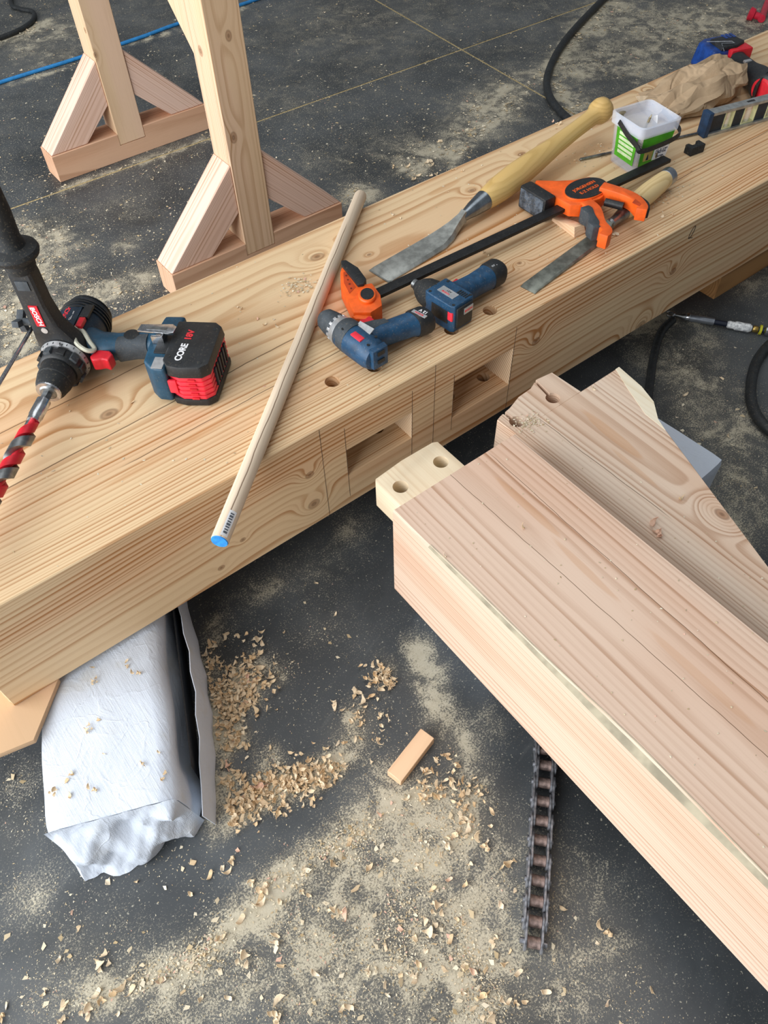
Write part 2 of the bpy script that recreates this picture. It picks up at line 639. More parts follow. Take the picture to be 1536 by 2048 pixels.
# ================================================================== TIMBERS
BW = 0.4526
M_BEAM = wood('fir_beam', '#e4c79e', '#b07844', 'X', (0.31, 0.09), 0.0050, 0.020, seed=3.1, tone='#dcb189', contrast=0.95,
              streaks=[(-0.345, 0.105, 0.055, 0.011, .6), (-0.46, 0.10, 0.06, 0.010, .4), (0.75, 0.115, 0.05, 0.016, .55), (-0.13, 0.10, 0.075, 0.007, .5), (-0.26, 0.32, 0.09, 0.012, .4), (0.24, 0.11, 0.05, 0.008, .5), (-0.62, 0.30, 0.08, 0.008, .45), (0.36, 0.40, 0.03, 0.012, .5), (1.05, 0.40, 0.05, 0.010, .4)],
              knots=[(-0.475, 0.235, TOP, 0.012, -0.016), (0.020, 0.372, TOP, 0.012, 0.03), (0.10, 0.315, TOP, 0.004, 0.008), (-0.62, 0.36, TOP, 0.006, 0.03),
                     (0.58, 0.40, TOP, 0.009, 0.02), (1.02, 0.42, TOP, 0.009, 0.02), (0.40, 0.36, TOP, 0.007, 0.016), (0.30, 0.115, TOP, 0.004, 0.02),
                     (-0.262, 0, 0.262, 0.0065, 0.016), (-0.262, 0, 0.186, 0.009, 0.02), (-0.40, 0, 0.202, 0.004, 0.006), (-0.448, 0, 0.165, 0.005, 0.004),
                     (0.64, 0, 0.245, 0.008, 0.02), (0.58, 0, 0.135, 0.012, 0.03), (0.245, 0, 0.27, 0.008, 0.02)],
              checks=[(-0.95, 0.2, 0.178, 0.03, 0.0016), (-0.75, -0.35, 0.30, 0.02, 0.0014), (0.62, 1.6, 0.115, 0.02, 0.0013), (-0.5, 0.05, 0.12, 0.015, 0.0012)])
M_BEAM_END = endgrain('fir_end', '#e9cfae', '#b98a5c')
M_PENCIL = plain('pencil', '#54453a', 0.8)
M_DARKHOLE = plain('hole_wood', '#c79a63', 0.8, var=0.15, scale=300)

beam = MB().box(-0.813, 2.3, 0.0, BW, BOT, TOP).build('timber_beam', M_BEAM, bevel=0.0018, segs=1)
HOLES = [(-0.157, 0.0726), (-0.083, 0.058), (0.0766, 0.0487), (0.1634, 0.0462)]
cut = [MB().box(-0.1885, -0.049, -0.02, 0.165, TOP - 0.1455, TOP - 0.082),
       MB().box(0.045, 0.1865, -0.02, 0.165, TOP - 0.1555, TOP - 0.066)]
for (hx, hy) in HOLES:
    cut.append(MB().lathe([(0, 0.0128), (0.205, 0.0128)], (hx, hy, TOP + 0.01), (0, 0, -1), 28))
carve(beam, cut)
tag(beam, 'long thick fir beam with two side mortises, tools laid along its top', 'timber')
# end-grain cheek of each mortise and the pencilled setting-out lines
for (x1, z0, z1) in ((-0.049, TOP - 0.1455, TOP - 0.082), (0.1865, TOP - 0.1555, TOP - 0.066)):
    MB().box(x1 - 0.0006, x1 + 0.0002, 0.0, 0.164, z0 + 0.0003, z1 - 0.0003).build('mortise_cheek', M_BEAM_END, beam)
for (lx, z0, z1, sl) in ((-0.2345, BOT + 0.001, TOP - 0.004, 0.0), (-0.1885, BOT + 0.02, TOP - 0.03, 0), (-0.049, BOT + 0.03, TOP - 0.032, 0),
                         (0.0005, BOT + 0.002, TOP - 0.003, 0), (0.0445, BOT + 0.035, TOP - 0.05, 0), (0.187, BOT + 0.002, TOP - 0.02, 0)):
    MB().box(lx - 0.00035, lx + 0.00035, -0.0003, 0.0004, z0, z1).build('pencil_line', M_PENCIL, beam)

mk = [Vector((0.6645 + math.cos(t) * 0.0052 + math.sin(t) * 0.004, -0.0002, 0.3245 + math.sin(t) * 0.0125)) for t in [-1.9 + k * 0.3 for k in range(21)]] + [Vector((0.672, -0.0002, 0.3095))]
MB().tube(mk, 0.0007, 6).build('marker_loop', plain('marker_ink', '#2c231b', 0.7), beam)

# --- the square timber with the centred tenon
M_A = wood('pale_fir', '#e2c6b0', '#a97c5c', 'Y', (-0.115, 0.12), 0.0036, 0.010, spread=2.5, seed=9.4, tone='#d8b197', contrast=0.72, longf=0.7, streaks=[(-0.30, -0.08, 0.05, 0.010, .5), (-0.43, -0.095, 0.05, 0.010, .45), (-0.62, -0.1, 0.06, 0.009, .35)],
           knots=[], checks=[(-1.1, -0.2, -0.075, 0.02, 0.0007), (-1.2, -0.18, -0.118, -0.012, 0.0007)])
AZ = 0.3395
ta = MB()
prof = [(-0.2385, BOT), (0.0, BOT), (0.0, AZ), (-0.2385, AZ)]
# the arris of the left top edge carries a little wane, so it wanders
ringsA = []
ny = 34
for i in range(ny + 1):
    y = -0.190 - 1.35 * (i / ny)
    w = 0.002 + (0.0052 * min(1.0, (-0.25 - y) * 3.0) * (0.75 + 0.25 * math.sin(y * 17)) if y < -0.25 else 0.0)
    ringsA.append([Vector((-0.2385, y, BOT)), Vector((0, y, BOT)), Vector((0, y, AZ - 0.001)), Vector((-0.0015, y, AZ)), Vector((-0.2385 + w * 1.5, y, AZ)), Vector((-0.2385, y, AZ - w))])
ta.rings(ringsA)
timber_a = ta.build('tenoned_timber', M_A, angle=20)
wn = MB()
wn.rings([[r[4] + Vector((0.0012, 0, 0.0005)), r[5] + Vector((-0.0005, 0, 0.0004)), r[5] + Vector((0.0008, 0, -0.0006)), r[4] + Vector((0.0008, 0, -0.0008))] for r in ringsA[2:]])
wn.build('wane', plain('grey_wane', '#aaa089', 0.85, var=0.14, scale=25), timber_a, angle=40)
tag(timber_a, 'thick square pale timber whose end tenon has two round peg holes', 'timber')
M_TEN = wood('tenon_fir', '#efe0c2', '#c9a578', 'Y', (-0.1, 0.1), 0.0036, 0.006, seed=33.0, tone='#ead2b2', contrast=0.4, rough=0.8)
TZ0, TZ1 = TOP - 0.1445, TOP - 0.083
ten = MB().prism([(-0.1905, -0.192), (-0.1912, -0.083), (-0.187, -0.078), (-0.13, -0.073), (-0.066, -0.074), (-0.0575, -0.078), (-0.0575, -0.192)], TZ0, TZ1).build('tenon', M_TEN, timber_a, bevel=0.002, segs=2)
carve(ten, [MB().lathe([(0, 0.0128), (0.2, 0.0128)], (hx, hy, TZ1 + 0.02), (0, 0, -1), 24) for hx, hy in ((-0.166, -0.116), (-0.0825, -0.116))])

# --- the tapered timber with the split tenon
M_B = wood('pink_fir', '#e4cfba', '#a87d5e', 'Y', (0.165, 0.14), 0.0042, 0.010, spread=3.0, seed=21.0, tone='#d3b094', contrast=0.75, longf=0.8, streaks=[(-0.255, 0.155, 0.05, 0.013, .55), (-0.33, 0.13, 0.05, 0.007, .4)],
           knots=[(-0.47, 0.165, 0.288, 0.010, 0.03)], checks=[(-0.42, -0.16, 0.1, -0.02, 0.0009)])
BZ = TOP - 0.064
poly = [(0.006, -1.3), (0.006, -0.157), (0.292, -0.154), (0.2845, -0.212), (0.272, -0.249), (0.2455, -0.281), (0.128, -0.602), (0.008, -0.93)]
timber_b = MB().prism(poly[1:], BOT, BZ).build('tapered_timber', M_B, bevel=0.0015, segs=1)
tag(timber_b, 'lower pale timber with an angled sawn edge and a split two-hole tenon', 'timber')
tb = MB().prism([(0.040, -0.159), (0.038, -0.116), (0.05, -0.112), (0.075, -0.108), (0.105, -0.098), (0.135, -0.096), (0.158, -0.086), (0.192, -0.090), (0.196, -0.156)], TOP - 0.154, BZ).build('tenon', M_B, timber_b, bevel=0.0012, segs=1)
carve(tb, [MB().lathe([(0, 0.0125), (0.06, 0.0125)], (hx, hy, BZ + 0.01), (0, 0, -1), 24) for hx, hy in ((0.061, -0.139), (0.147, -0.137))] +
      [MB().prism([(0.055, -0.139), (0.064, -0.139), (0.061, -0.08), (0.057, -0.08)], BZ - 0.022, BZ + 0.01),
       MB().prism([(0.141, -0.137), (0.15, -0.137), (0.160, -0.06), (0.156, -0.06)], BZ - 0.02, BZ + 0.01)])
M_SAP = wood('sapwood', '#f0e6cf', '#d8c29c', 'Y', (0.4, 0.1), 0.006, 0.01, seed=2.0, tone='#ece0c6', contrast=0.4)
MB().prism([(0.283, -0.1545), (0.2918, -0.1545), (0.2842, -0.212), (0.2718, -0.249), (0.2453, -0.281), (0.235, -0.305), (0.238, -0.26), (0.262, -0.20)], BZ - 0.001, BZ + 0.0004).build('sapwood_edge', M_SAP, timber_b)

# --- packing timber under the far right of the beam
M_BLK = wood('block_fir', '#b98a58', '#7c5230', 'X', (0.11, 0.03), 0.008, 0.01, seed=5.0, tone='#a87645')
o = MB().box(0.95, 1.75, 0.046, 0.146, 0.0, BOT).build('packing_block', M_BLK, bevel=0.002)
tag(o, 'dark brown wood block on the floor under the right of the beam', 'wood block')

# ================================================================== SAWHORSE
PINK = dict(tone='#e3bfa6', contrast=0.7, rough=0.7)
M_SHZ = wood('stud_post', '#e3c4a0', '#a87848', 'Z', (0.16, 0.84), 0.0042, 0.005, seed=4.0, longf=1.2, tone='#e8c6ac', contrast=0.7, rough=0.7,
             knots=[(0.345, 0.14, 0.885, 0.010, 0.007), (0.55, 0.17, 0.885, 0.009, 0.006), (0.52, 0.121, 0.93, 0.008, 0.006), (0.36, 0.121, 1.64, 0.006, 0.005), (0.30, 0.125, 1.627, 0.006, 0.005)])
M_SHX = wood('stud_foot', '#dbb394', '#a06c48', 'X', (0.3, -0.05), 0.006, 0.02, seed=14.0, tone='#cf9d7c', contrast=0.75, rough=0.75)
M_SHB = wood('stud_brace', '#ecccba', '#b5835f', 'X', (0.02, -0.06), 0.0048, 0.010, seed=31.0, tone='#e6bfa8', contrast=0.7, rough=0.7,
             knots=[(0.12, 0.04, 0.0425, 0.007, 0.01), (0.2, 0.05, 0.0425, 0.006, 0.008)])
M_SHE = endgrain('stud_end', '#e6d3ba', '#c7a988', 'YZ', (0.9, 0.03), 0.004)
sh = empty('sawhorse', (0.165, 1.28, 0), 0, 'tall wooden sawhorse with braced feet standing behind the beam', 'sawhorse')


def shpart(mb, name, mat, bevel=0.0015):
    ob = mb.build(name, mat, sh, bevel=bevel, segs=1)
    ob.matrix_parent_inverse = Matrix.Translation(-Vector(sh.location))
    return ob


T = 0.085
for y0 in (0.885, 1.627):
    ft = MB().box(-0.09, 0.424, y0, y0 + T, 0.0, 0.078)
    fo = shpart(ft, 'foot', M_SHX)
    carve(fo, [MB().box(0.1205, 0.2065, y0 - 0.01, y0 + 0.030, 0.044, 0.1)])
    fo.matrix_parent_inverse = Matrix.Translation(-Vector(sh.location))
    prof_ = [(y0, 0.0450), (y0 + 0.0295, 0.0450), (y0 + 0.0295, 0.0786), (y0 + T - 0.003, 0.0786), (y0 + T - 0.003, 1.02), (y0, 1.02)]
    po = MB().rings([[Vector((xx, yy, zz)) for yy, zz in prof_] for xx in (0.121, 0.206)])
    shpart(po, 'post', M_SHZ)
    for sgn in (-1, 1):
        # 45 degree brace from the end of the foot to the post, built in its own frame so the grain follows it
        px = 0.1635 + sgn * 0.0425
        fx = -0.088 if sgn < 0 else 0.422
        L = abs(px - fx)
        zt = 0.078 + L * 0.985
        # corners in (x, z): outer foot, outer top at post, inner top at post, inner foot
        cs = [(fx, 0.0788), (px + sgn * 0.0006, zt), (px + sgn * 0.0006, zt - 0.121), (fx - sgn * 0.115, 0.0788)]
        ang = math.atan2(zt - 0.078, px - fx)
        R = Matrix.Rotation(-ang, 4, 'Y')
        base = Matrix.Translation((fx, y0 + 0.004, 0.0788)) @ R
        inv = base.inverted()
        mbb = MB()
        vv = [inv @ Vector((x, yy, zz)) for yy in (y0 + 0.004, y0 + T - 0.003) for (x, zz) in cs]
        mbb.add(vv, [(0, 1, 2, 3), (7, 6, 5, 4), (0, 4, 5, 1), (1, 5, 6, 2), (2, 6, 7, 3), (3, 7, 4, 0)])
        bo = mbb.build('brace', M_SHB, sh, bevel=0.0015, segs=1)
        bo.matrix_parent_inverse = Matrix.Translation(-Vector(sh.location))
        bo.matrix_basis = base
rail = MB().box(0.121, 0.206, 0.74, 1.86, 1.02, 1.105)
shpart(rail, 'top_rail', wood('stud_rail', '#e8cbb0', '#b98c62', 'Y', (0.2, 1.0), 0.0055, 0.02, seed=8.0))
for (ya, yb) in ((0.968, 1.4), (1.627, 1.2)):
    s = 1 if yb > ya else -1
    kb = MB().rings([[Vector((0.1225, ya, 0.50)), Vector((0.2045, ya, 0.50)), Vector((0.2045, ya, 0.62)), Vector((0.1225, ya, 0.62))],
                     [Vector((0.1225, ya + s * 0.50, 1.0195)), Vector((0.2045, ya + s * 0.50, 1.0195)), Vector((0.2045, ya + s * 0.385, 1.0195)), Vector((0.1225, ya + s * 0.385, 1.0195))]])
    if s < 0:
        continue
    shpart(kb, 'knee_brace', M_SHZ)

# ================================================================== BUNDLES, PLYWOOD
def wrap_material(name, base):
    mt = bpy.data.materials.new(name)
    N = NT(mt)
    x, y, z = N.coords()
    v = N.vec(x, y, z)
    weave = (x * 2600.0).sin() * (y * 2600.0).sin()
    wr = N.noise(N.vec(x * 260.0, y * 26.0, z * 60.0), 1.0, 3.0, 0.6)
    cr = N.noise(v, 16.0, 3.0, 0.5, 0.6)
    ridge = (cr - 0.5).abs()
    big = N.noise(v, 9.0, 2.0)
    col = N.mix(N.step(N.noise(v, 20.0, 4.0), 0.52, 0.75) * 0.35, lin(base), lin('#c9c6bb'))
    nr = N.bump(wr * 0.25 + big * 1.6 - N.step(ridge, 0.0, 0.04) * 0.10 + weave * 0.02, 0.75, 0.004)
    N.bsdf(col, 0.42, 0.0, nr, 0.4)
    return mt


M_WRAP = wrap_material('white_wrap', '#d6dfec')
M_GAPSHADE = plain('gap_shade_dark', '#23262b', 0.6)


def bundle(name, org, dirv, length, width, height, label, seed, crumple=0.006, p=9.0, shrink=0.2):
    """sheet-wrapped bundle: rounded rectangular loft with folds, one end bunched up"""
    rs = random.Random(seed)
    d = Vector((dirv[0], dirv[1], 0)).normalized()
    s = Vector((d.y, -d.x, 0))
    root = empty(name, org, 0, label, 'wrapped bundle')
    nl, nc = 46, 48
    ph = [rs.uniform(0, 6.28) for _ in range(12)]
    rg = []
    for i in range(nl + 1):
        t = i / nl
        end = min(t, 1 - t) * length
        k = 1.0
        ring = []
        for j in range(nc):
            a = 2 * PI * j / nc
            ca, sa = math.cos(a), math.sin(a)
            rr = (abs(ca) ** p + abs(sa) ** p) ** (-1 / p)
            w, h = ca * rr * width / 2, sa * rr * height / 2
            wob = crumple * (math.sin(t * 23 + ph[0] + a * 2) * 0.4 + math.sin(t * 9 + ph[1] - a * 3) * 0.5)
            if abs(sa * rr) > 0.97:
                h *= 1.0
                w += wob * 0.6
                if sa > 0:
                    h -= abs(wob) * 0.5
            else:
                w += wob * (1.0 if ca > 0 else 0.7)
            if ca > 0:
                w -= 0.020 * max(0.0, h / height + 0.5) * min(1.0, ca * 2) * (1 if crumple > 0.003 else 0)
            shr = 1.0
            if end < 0.03:
                q = end / 0.03
                shr = 1.0 - shrink + shrink * math.sqrt(q)
            along = t * length
            zz = height / 2 + h * (shr if h > 0 else 1.0) + (0 if h > 0 else 0)
            ring.append(d * along + s * (w * shr) + Vector((0, 0, max(0.0008, zz))))
        rg.append(ring)
    m = MB()
    m.rings(rg, cap=True)
    m.build('wrapping', M_WRAP, root, angle=60)
    return root, d, s


bun, bd, bs = bundle('wrapped_bundle', (-0.762, -0.232, 0), (0.384, 0.923), 0.62, 0.205, 0.121, 'white sheet-wrapped bundle on the floor carrying the near end of the beam', 3, 0.005, 13.0, 0.05)
# bunched folds at the near end and the torn loose sheet on the right flank


def tri(q):
    return abs((q % 1.0) * 2 - 1)


gu, gv = 44, 22
vv, ff = [], []
for j in range(gv + 1):
    v_ = j / gv
    for i in range(gu + 1):
        u_ = i / gu * 2 - 1
        edge = min(1.0, (1 - abs(u_)) * 6, v_ * 5 + 0.02)
        bulge = 0.014 * math.sin(v_ * PI * 0.6) + 0.030 * v_ * v_ * max(0.0, 1 - ((u_ + 0.35) / 0.8) ** 2)
        fold = 0.012 * tri(u_ * 0.9 + v_ * 0.8 + 0.2) + 0.007 * tri(u_ * 1.9 - v_ * 1.1 + 0.7) + 0.0022 * tri(u_ * 4.1 + v_ * 2.7) + 0.012 * tri(v_ * 1.4 - 0.35 * u_ + 0.1)
        out = (bulge + (fold - 0.012)) * edge
        z_ = (0.1195 - 0.003 * tri(u_ * 3)) * (1 - v_) + 0.0012 * v_
        p_ = bs * (u_ * 0.0985 - 0.018 * max(0.0, u_) * (1 - v_)) - bd * (0.001 + max(-0.004, out)) + Vector((0, 0, z_))
        vv.append(p_)
for j in range(gv):
    for i in range(gu):
        k = j * (gu + 1) + i
        ff.append((k, k + 1, k + gu + 2, k + gu + 1))
m = MB().add(vv, ff)
m.build('end_fold', M_WRAP, bun, angle=32)
fl = MB()
rg = []
for i in range(15):
    t = i / 14
    y = -0.012 + t * 0.5
    off = 0.104 + 0.017 * math.sin(min(1, t * 1.25) * PI) + 0.002 * math.sin(t * 40)
    top = 0.055 + 0.038 * math.sin(t * PI) if t > 0.0 else 0.05
    pr = [bs * (off + 0.009 * (1 - q)) + bd * y + Vector((0, 0, 0.001 + top * q)) for q in (0, 0.35, 0.7, 1.0)]
    rg.append(pr + [p + bs * 0.0012 for p in reversed(pr)])
fl.rings(rg)
fl.build('loose_sheet', M_WRAP, bun, angle=60)
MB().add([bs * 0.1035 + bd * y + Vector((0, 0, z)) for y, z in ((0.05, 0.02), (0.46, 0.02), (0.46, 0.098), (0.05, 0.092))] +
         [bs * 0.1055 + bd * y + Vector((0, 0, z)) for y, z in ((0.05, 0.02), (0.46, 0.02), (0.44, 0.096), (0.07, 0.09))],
         [(0, 1, 2, 3), (7, 6, 5, 4), (0, 4, 5, 1), (1, 5, 6, 2), (2, 6, 7, 3), (3, 7, 4, 0)]).build('gap_shade', M_GAPSHADE, bun)  # dark sheet standing in for the shade in the gap behind the loose sheet

bundle('wrapped_bundle', (-0.183, -0.287, 0), (1, 0.065), 0.588, 0.20, 0.1305, 'pale wrapped bundle under the two tenoned timbers', 9, 0.0015, 24.0, 0.02)

M_PLY = wood('plywood', '#cba985', '#a88460', 'Y', (-0.8, -0.3), 0.012, 0.02, seed=17, tone='#e0b795', contrast=0.35, rough=0.8)
pl = MB().prism([(-0.745, 0.20), (-0.742, 0.001), (-0.81, -0.068), (-0.98, -0.030), (-0.98, 0.2)], 0.1215, BOT - 0.0002).build('plywood_shim', M_PLY, bevel=0.0008, segs=1)
tag(pl, 'thin plywood shim poking out beneath the near end of the beam', 'plywood')

# wooden offcut on the floor
M_OFF = wood('offcut_fir', '#ecc9a4', '#c08a5e', 'X', (0.0, -0.03), 0.004, 0.004, seed=41, tone='#e4b48c', contrast=0.6)
p0, p1 = at(788, 1556, 0.012), at(855, 1470, 0.012)
dv = (p1 - p0)
of = MB().box(0.0, dv.length, -0.0135, 0.0135, 0.0, 0.019).build('wood_offcut', M_OFF, bevel=0.0008, segs=1)
of.location = (p0.x, p0.y, 0.0006)
of.rotation_euler = (0, 0, math.atan2(dv.y, dv.x))
tag(of, 'small rectangular wood offcut lying among shavings on the floor', 'offcut')
# ================================================================== TOOLS ON THE BEAM
BLACK = plain('black_plastic', '#1d2023', 0.5, var=0.12, dirt=0.12)
RUBBER = plain('black_rubber', '#202325', 0.75, var=0.15, dirt=0.25)
GREYP = plain('slate_rubber', '#3f464c', 0.7, var=0.1, dirt=0.2)
BLUE = plain('teal_blue_plastic', '#17455e', 0.45, var=0.1, dirt=0.12)
BLUE2 = plain('tool_blue_plastic', '#1b4667', 0.45, var=0.12, dirt=0.22)
DKBLUE = plain('navy_plastic', '#14293a', 0.5, var=0.1, dirt=0.12)
RED = plain('red_plastic', '#d5202f', 0.42, var=0.08)
PINKRED = plain('bright_red_plastic', '#ec3446', 0.4, var=0.08)
STEEL = plain('bright_steel', '#c9ccd0', 0.24, 1.0, var=0.1, scale=120)
DSTEEL = plain('dull_steel', '#8c8f90', 0.42, 1.0, var=0.22, scale=45)
SILVER = plain('silver_print', '#c3c5c7', 0.4, 0.6, var=0.08)
WHITE = plain('white_print', '#e8e8ea', 0.6, var=0.05)
REDINK = plain('red_print', '#e0303a', 0.55, var=0.05)
ORANGE = plain('orange_plastic', '#f4641c', 0.45, var=0.06)
CREAM = plain('pale_bumper', '#c9c8b6', 0.6)
V = Vector


def superring(c, ex, ey, a, b, p=3.5, n=24):
    out = []
    for k in range(n):
        t = 2 * PI * k / n
        ca, sa = math.cos(t), math.sin(t)
        rr = (abs(ca) ** p + abs(sa) ** p) ** (-1 / p)
        out.append(V(c) + V(ex) * (ca * rr * a) + V(ey) * (sa * rr * b))
    return out


# ------------------------------------------------------------------ big drill lying on its side (X = bit, Y = grip, Z = up)
FWD = math.atan2(-0.722, -0.692)
drill = empty('heavy_drill', (-0.484, 0.347, TOP + 0.0405), FWD, 'large dark blue cordless drill with red battery and upright black side handle', 'drill')
m = MB().lathe([(-0.126, 0.020), (-0.124, 0.031), (-0.112, 0.0375), (-0.095, 0.0395), (-0.06, 0.0395), (-0.045, 0.037), (-0.02, 0.036)], (0, 0, 0), (1, 0, 0), 32)
body = m.build('motor_housing', DKBLUE, drill)
for k in range(6):
    x = -0.121 + k * 0.0068
    r = 0.0345 + 0.0062 * min(1, k / 3)
    MB().lathe([(x, r - 0.002), (x + 0.0008, r + 0.0012), (x + 0.003, r + 0.0012), (x + 0.0038, r - 0.002)], (0, 0, 0), (1, 0, 0), 32).build('cooling_rib', BLACK, body)
m = MB().add([V((-0.085, -0.028, 0.0275)), V((-0.030, -0.028, 0.0265)), V((-0.030, 0.012, 0.0352)), V((-0.085, 0.012, 0.0385)),
              V((-0.085, -0.028, 0.031)), V((-0.030, -0.028, 0.0295)), V((-0.030, 0.012, 0.0375)), V((-0.085, 0.012, 0.0408))],
             [(3, 2, 1, 0), (4, 5, 6, 7), (0, 1, 5, 4), (1, 2, 6, 5), (2, 3, 7, 6), (3, 0, 4, 7)])
m.build('name_plate', DKBLUE, drill, bevel=0.001)
nrm = V((0.0, -0.22, 0.97))
text('BOSCH', 0.0125, REDINK, drill, (-0.066, -0.011, 0.0378), (-1.0, 0.0, 0.03), (0.0, -1, -0.22), bold=0.0003)
text('GSR 18V', 0.006, WHITE, drill, (-0.062, 0.001, 0.0392), (-1.0, 0.0, 0.03), (0, -1, -0.22))
# gear selector, pale gasket, collar
MB().box(-0.058, -0.036, 0.016, 0.026, 0.033, 0.0405).build('speed_selector', RED, drill, bevel=0.0015)
MB().box(-0.092, -0.060, 0.014, 0.028, 0.034, 0.0395).build('selector_slot', BLACK, drill, bevel=0.0012)
gq = spline([(-0.040, 0.016, 0.0345), (-0.024, 0.018, 0.0365), (-0.006, 0.026, 0.0315), (0.000, 0.042, 0.022), (-0.010, 0.050, 0.016), (-0.020, 0.040, 0.024), (-0.034, 0.028, 0.0295), (-0.040, 0.016, 0.0345)], 5)
MB().tube(gq, 0.0036, 8).build('gasket', CREAM, drill)
# aux handle: clamp collar, tall flat arm, flange and grip - stands straight up
col = MB().lathe([(-0.034, 0.0375), (-0.031, 0.0400), (-0.004, 0.0400), (-0.001, 0.0375)], (0, 0, 0), (1, 0, 0), 36).build('clamp_collar', BLACK, drill)
ah = MB()
rg = []
AY = -0.017
for (z, wx, wy, yc) in ((0.010, 0.0165, 0.036, -0.002), (0.036, 0.0165, 0.032, -0.007), (0.062, 0.0160, 0.0225, -0.014), (0.10, 0.0155, 0.0195, AY), (0.150, 0.0155, 0.0190, AY), (0.158, 0.0150, 0.018, AY)):
    rg.append(superring((-0.0175, yc, z), (1, 0, 0), (0, 1, 0), wx, wy, 6, 28))
arm = ah.rings(rg).build('handle_arm', BLACK, drill, angle=30)
MB().box(-0.0090, -0.0005, AY - 0.010, AY + 0.010, 0.130, 0.146).build('arm_vent', GREYP, arm, bevel=0.0006)
g = MB().lathe([(0.156, 0.020), (0.162, 0.0225), (0.172, 0.0235), (0.180, 0.034), (0.186, 0.036), (0.191, 0.034), (0.196, 0.0205), (0.208, 0.0175), (0.246, 0.0195), (0.286, 0.0185), (0.301, 0.022), (0.308, 0.016)],
               (-0.0175, AY, 0), (0, 0, 1), 32).build('side_grip', RUBBER, drill)
# lettering panel on the arm faces the bit
text('BOSCH', 0.0105, WHITE, drill, (0.0001, AY + 0.001, 0.084), (0, 0.1, -1), (0, 1, 0), bold=0.0003)
MB().box(-0.0022, -0.0002, AY - 0.006, AY + 0.008, 0.065, 0.103).build('red_badge', RED, drill)
MB().lathe([(0, 0.0052), (0.0012, 0.0052)], (-0.0012, AY + 0.003, 0.057), (1, 0, 0), 16).build('round_badge', SILVER, drill)
# depth rod with clamp knob
dr = MB().lathe([(-0.03, 0.0031), (0.22, 0.0031)], (0, -0.044, 0.048), (1, 0, 0), 12).build('depth_rod', STEEL, drill)
kn = MB().lathe([(0.0, 0.006), (0.018, 0.006)], (-0.0175, -0.036, 0.058), (0, -1, 0.05), 12)
for k in range(3):
    a = k * 2 * PI / 3 + 0.4
    kn.obox((-0.0175 + math.cos(a) * 0.009, -0.059, 0.058 + math.sin(a) * 0.009), (0.018, 0.011, 0.010), Matrix.Rotation(-a, 3, 'Y'))
kn.build('clamp_knob', GREYP, drill, bevel=0.0012)
# clutch rings, chuck
MB().lathe([(0.0, 0.0385), (0.0012, 0.0392), (0.008, 0.0372), (0.0085, 0.034)], (0, 0, 0), (1, 0, 0), 40).build('torque_scale', SILVER, drill)
for k in range(22):
    a = 2 * PI * k / 22
    if math.sin(a) < -0.3:
        continue
    c = V((0.0045, math.cos(a) * 0.0384, math.sin(a) * 0.0384))
    MB().obox(c, (0.0042, 0.0009, 0.0006), Matrix.Rotation(a - PI / 2, 3, 'X')).build('scale_tick', BLACK, drill)
text('15', 0.0055, BLACK, drill, (0.0075, 0.008, 0.0372), (0, 1, -0.2), (-1, 0, 0.3), bold=0.0002)
cl = MB().lathe([(0.008, 0.033), (0.014, 0.0345), (0.026, 0.0322), (0.029, 0.029)], (0, 0, 0), (1, 0, 0), 36)
clo = cl.build('clutch_ring', BLACK, drill)
for k in range(10):
    a = 2 * PI * k / 10
    c = V((0.0175, math.cos(a) * 0.0338, math.sin(a) * 0.0338))
    MB().obox(c, (0.014, 0.0125, 0.006), Matrix.Rotation(a - PI / 2, 3, 'X')).build('clutch_lug', GREYP if k % 2 else BLACK, clo, bevel=0.0012)
ch = MB().lathe([(0.028, 0.0255), (0.033, 0.0272), (0.050, 0.0268), (0.0515, 0.0255), (0.054, 0.0258), (0.066, 0.0232), (0.074, 0.0195)], (0, 0, 0), (1, 0, 0), 36).build('chuck', RUBBER, drill)
MB().lathe([(0.0725, 0.0200), (0.076, 0.0190), (0.0765, 0.015)], (0, 0, 0), (1, 0, 0), 30).build('chuck_nose', STEEL, ch)
MB().lathe([(0.0755, 0.0145), (0.079, 0.0115), (0.0795, 0.006)], (0, 0, 0), (1, 0, 0), 24).build('jaw_ring', DSTEEL, ch)
# auger bit
MB().lathe([(0.076, 0.0075), (0.097, 0.0075)], (0, 0, 0), (1, 0, 0), 6).build('hex_shank', DSTEEL, drill)
MB().lathe([(0.094, 0.0085), (0.0955, 0.0108), (0.128, 0.0108), (0.130, 0.0098), (0.139, 0.0098)], (0, 0, 0), (1, 0, 0), 24).build('shank_sleeve', STEEL, drill)
core = MB().lathe([(0.136, 0.0052), (0.42, 0.0052), (0.435, 0.0015)], (0, 0, 0), (1, 0, 0), 14).build('auger_core', RED, drill)


def flight(ph, r0, r1, w, mat, name):
    rg = []
    n = 150
    for i in range(n + 1):
        t = i / n
        x = 0.137 + t * 0.285
        a = ph + t * 0.285 / 0.062 * 2 * PI
        e = min(1, t * 12, (1 - t) * 10) ** 0.5
        rr = r0 + (r1 - r0) * e
        s, c_ = math.sin(a), math.cos(a)
        rad = V((0, c_, s))
        rg.append([V((x - w, 0, 0)) + rad * r0, V((x - w * 0.8, 0, 0)) + rad * rr, V((x + w * 0.8, 0, 0)) + rad * rr, V((x + w, 0, 0)) + rad * r0])
    MB().rings(rg).build(name, mat, drill, angle=50)


flight(2.2, 0.0045, 0.0132, 0.0125, DSTEEL, 'auger_land')
flight(2.2 + PI * 0.85, 0.0045, 0.0118, 0.0120, RED, 'auger_flute')
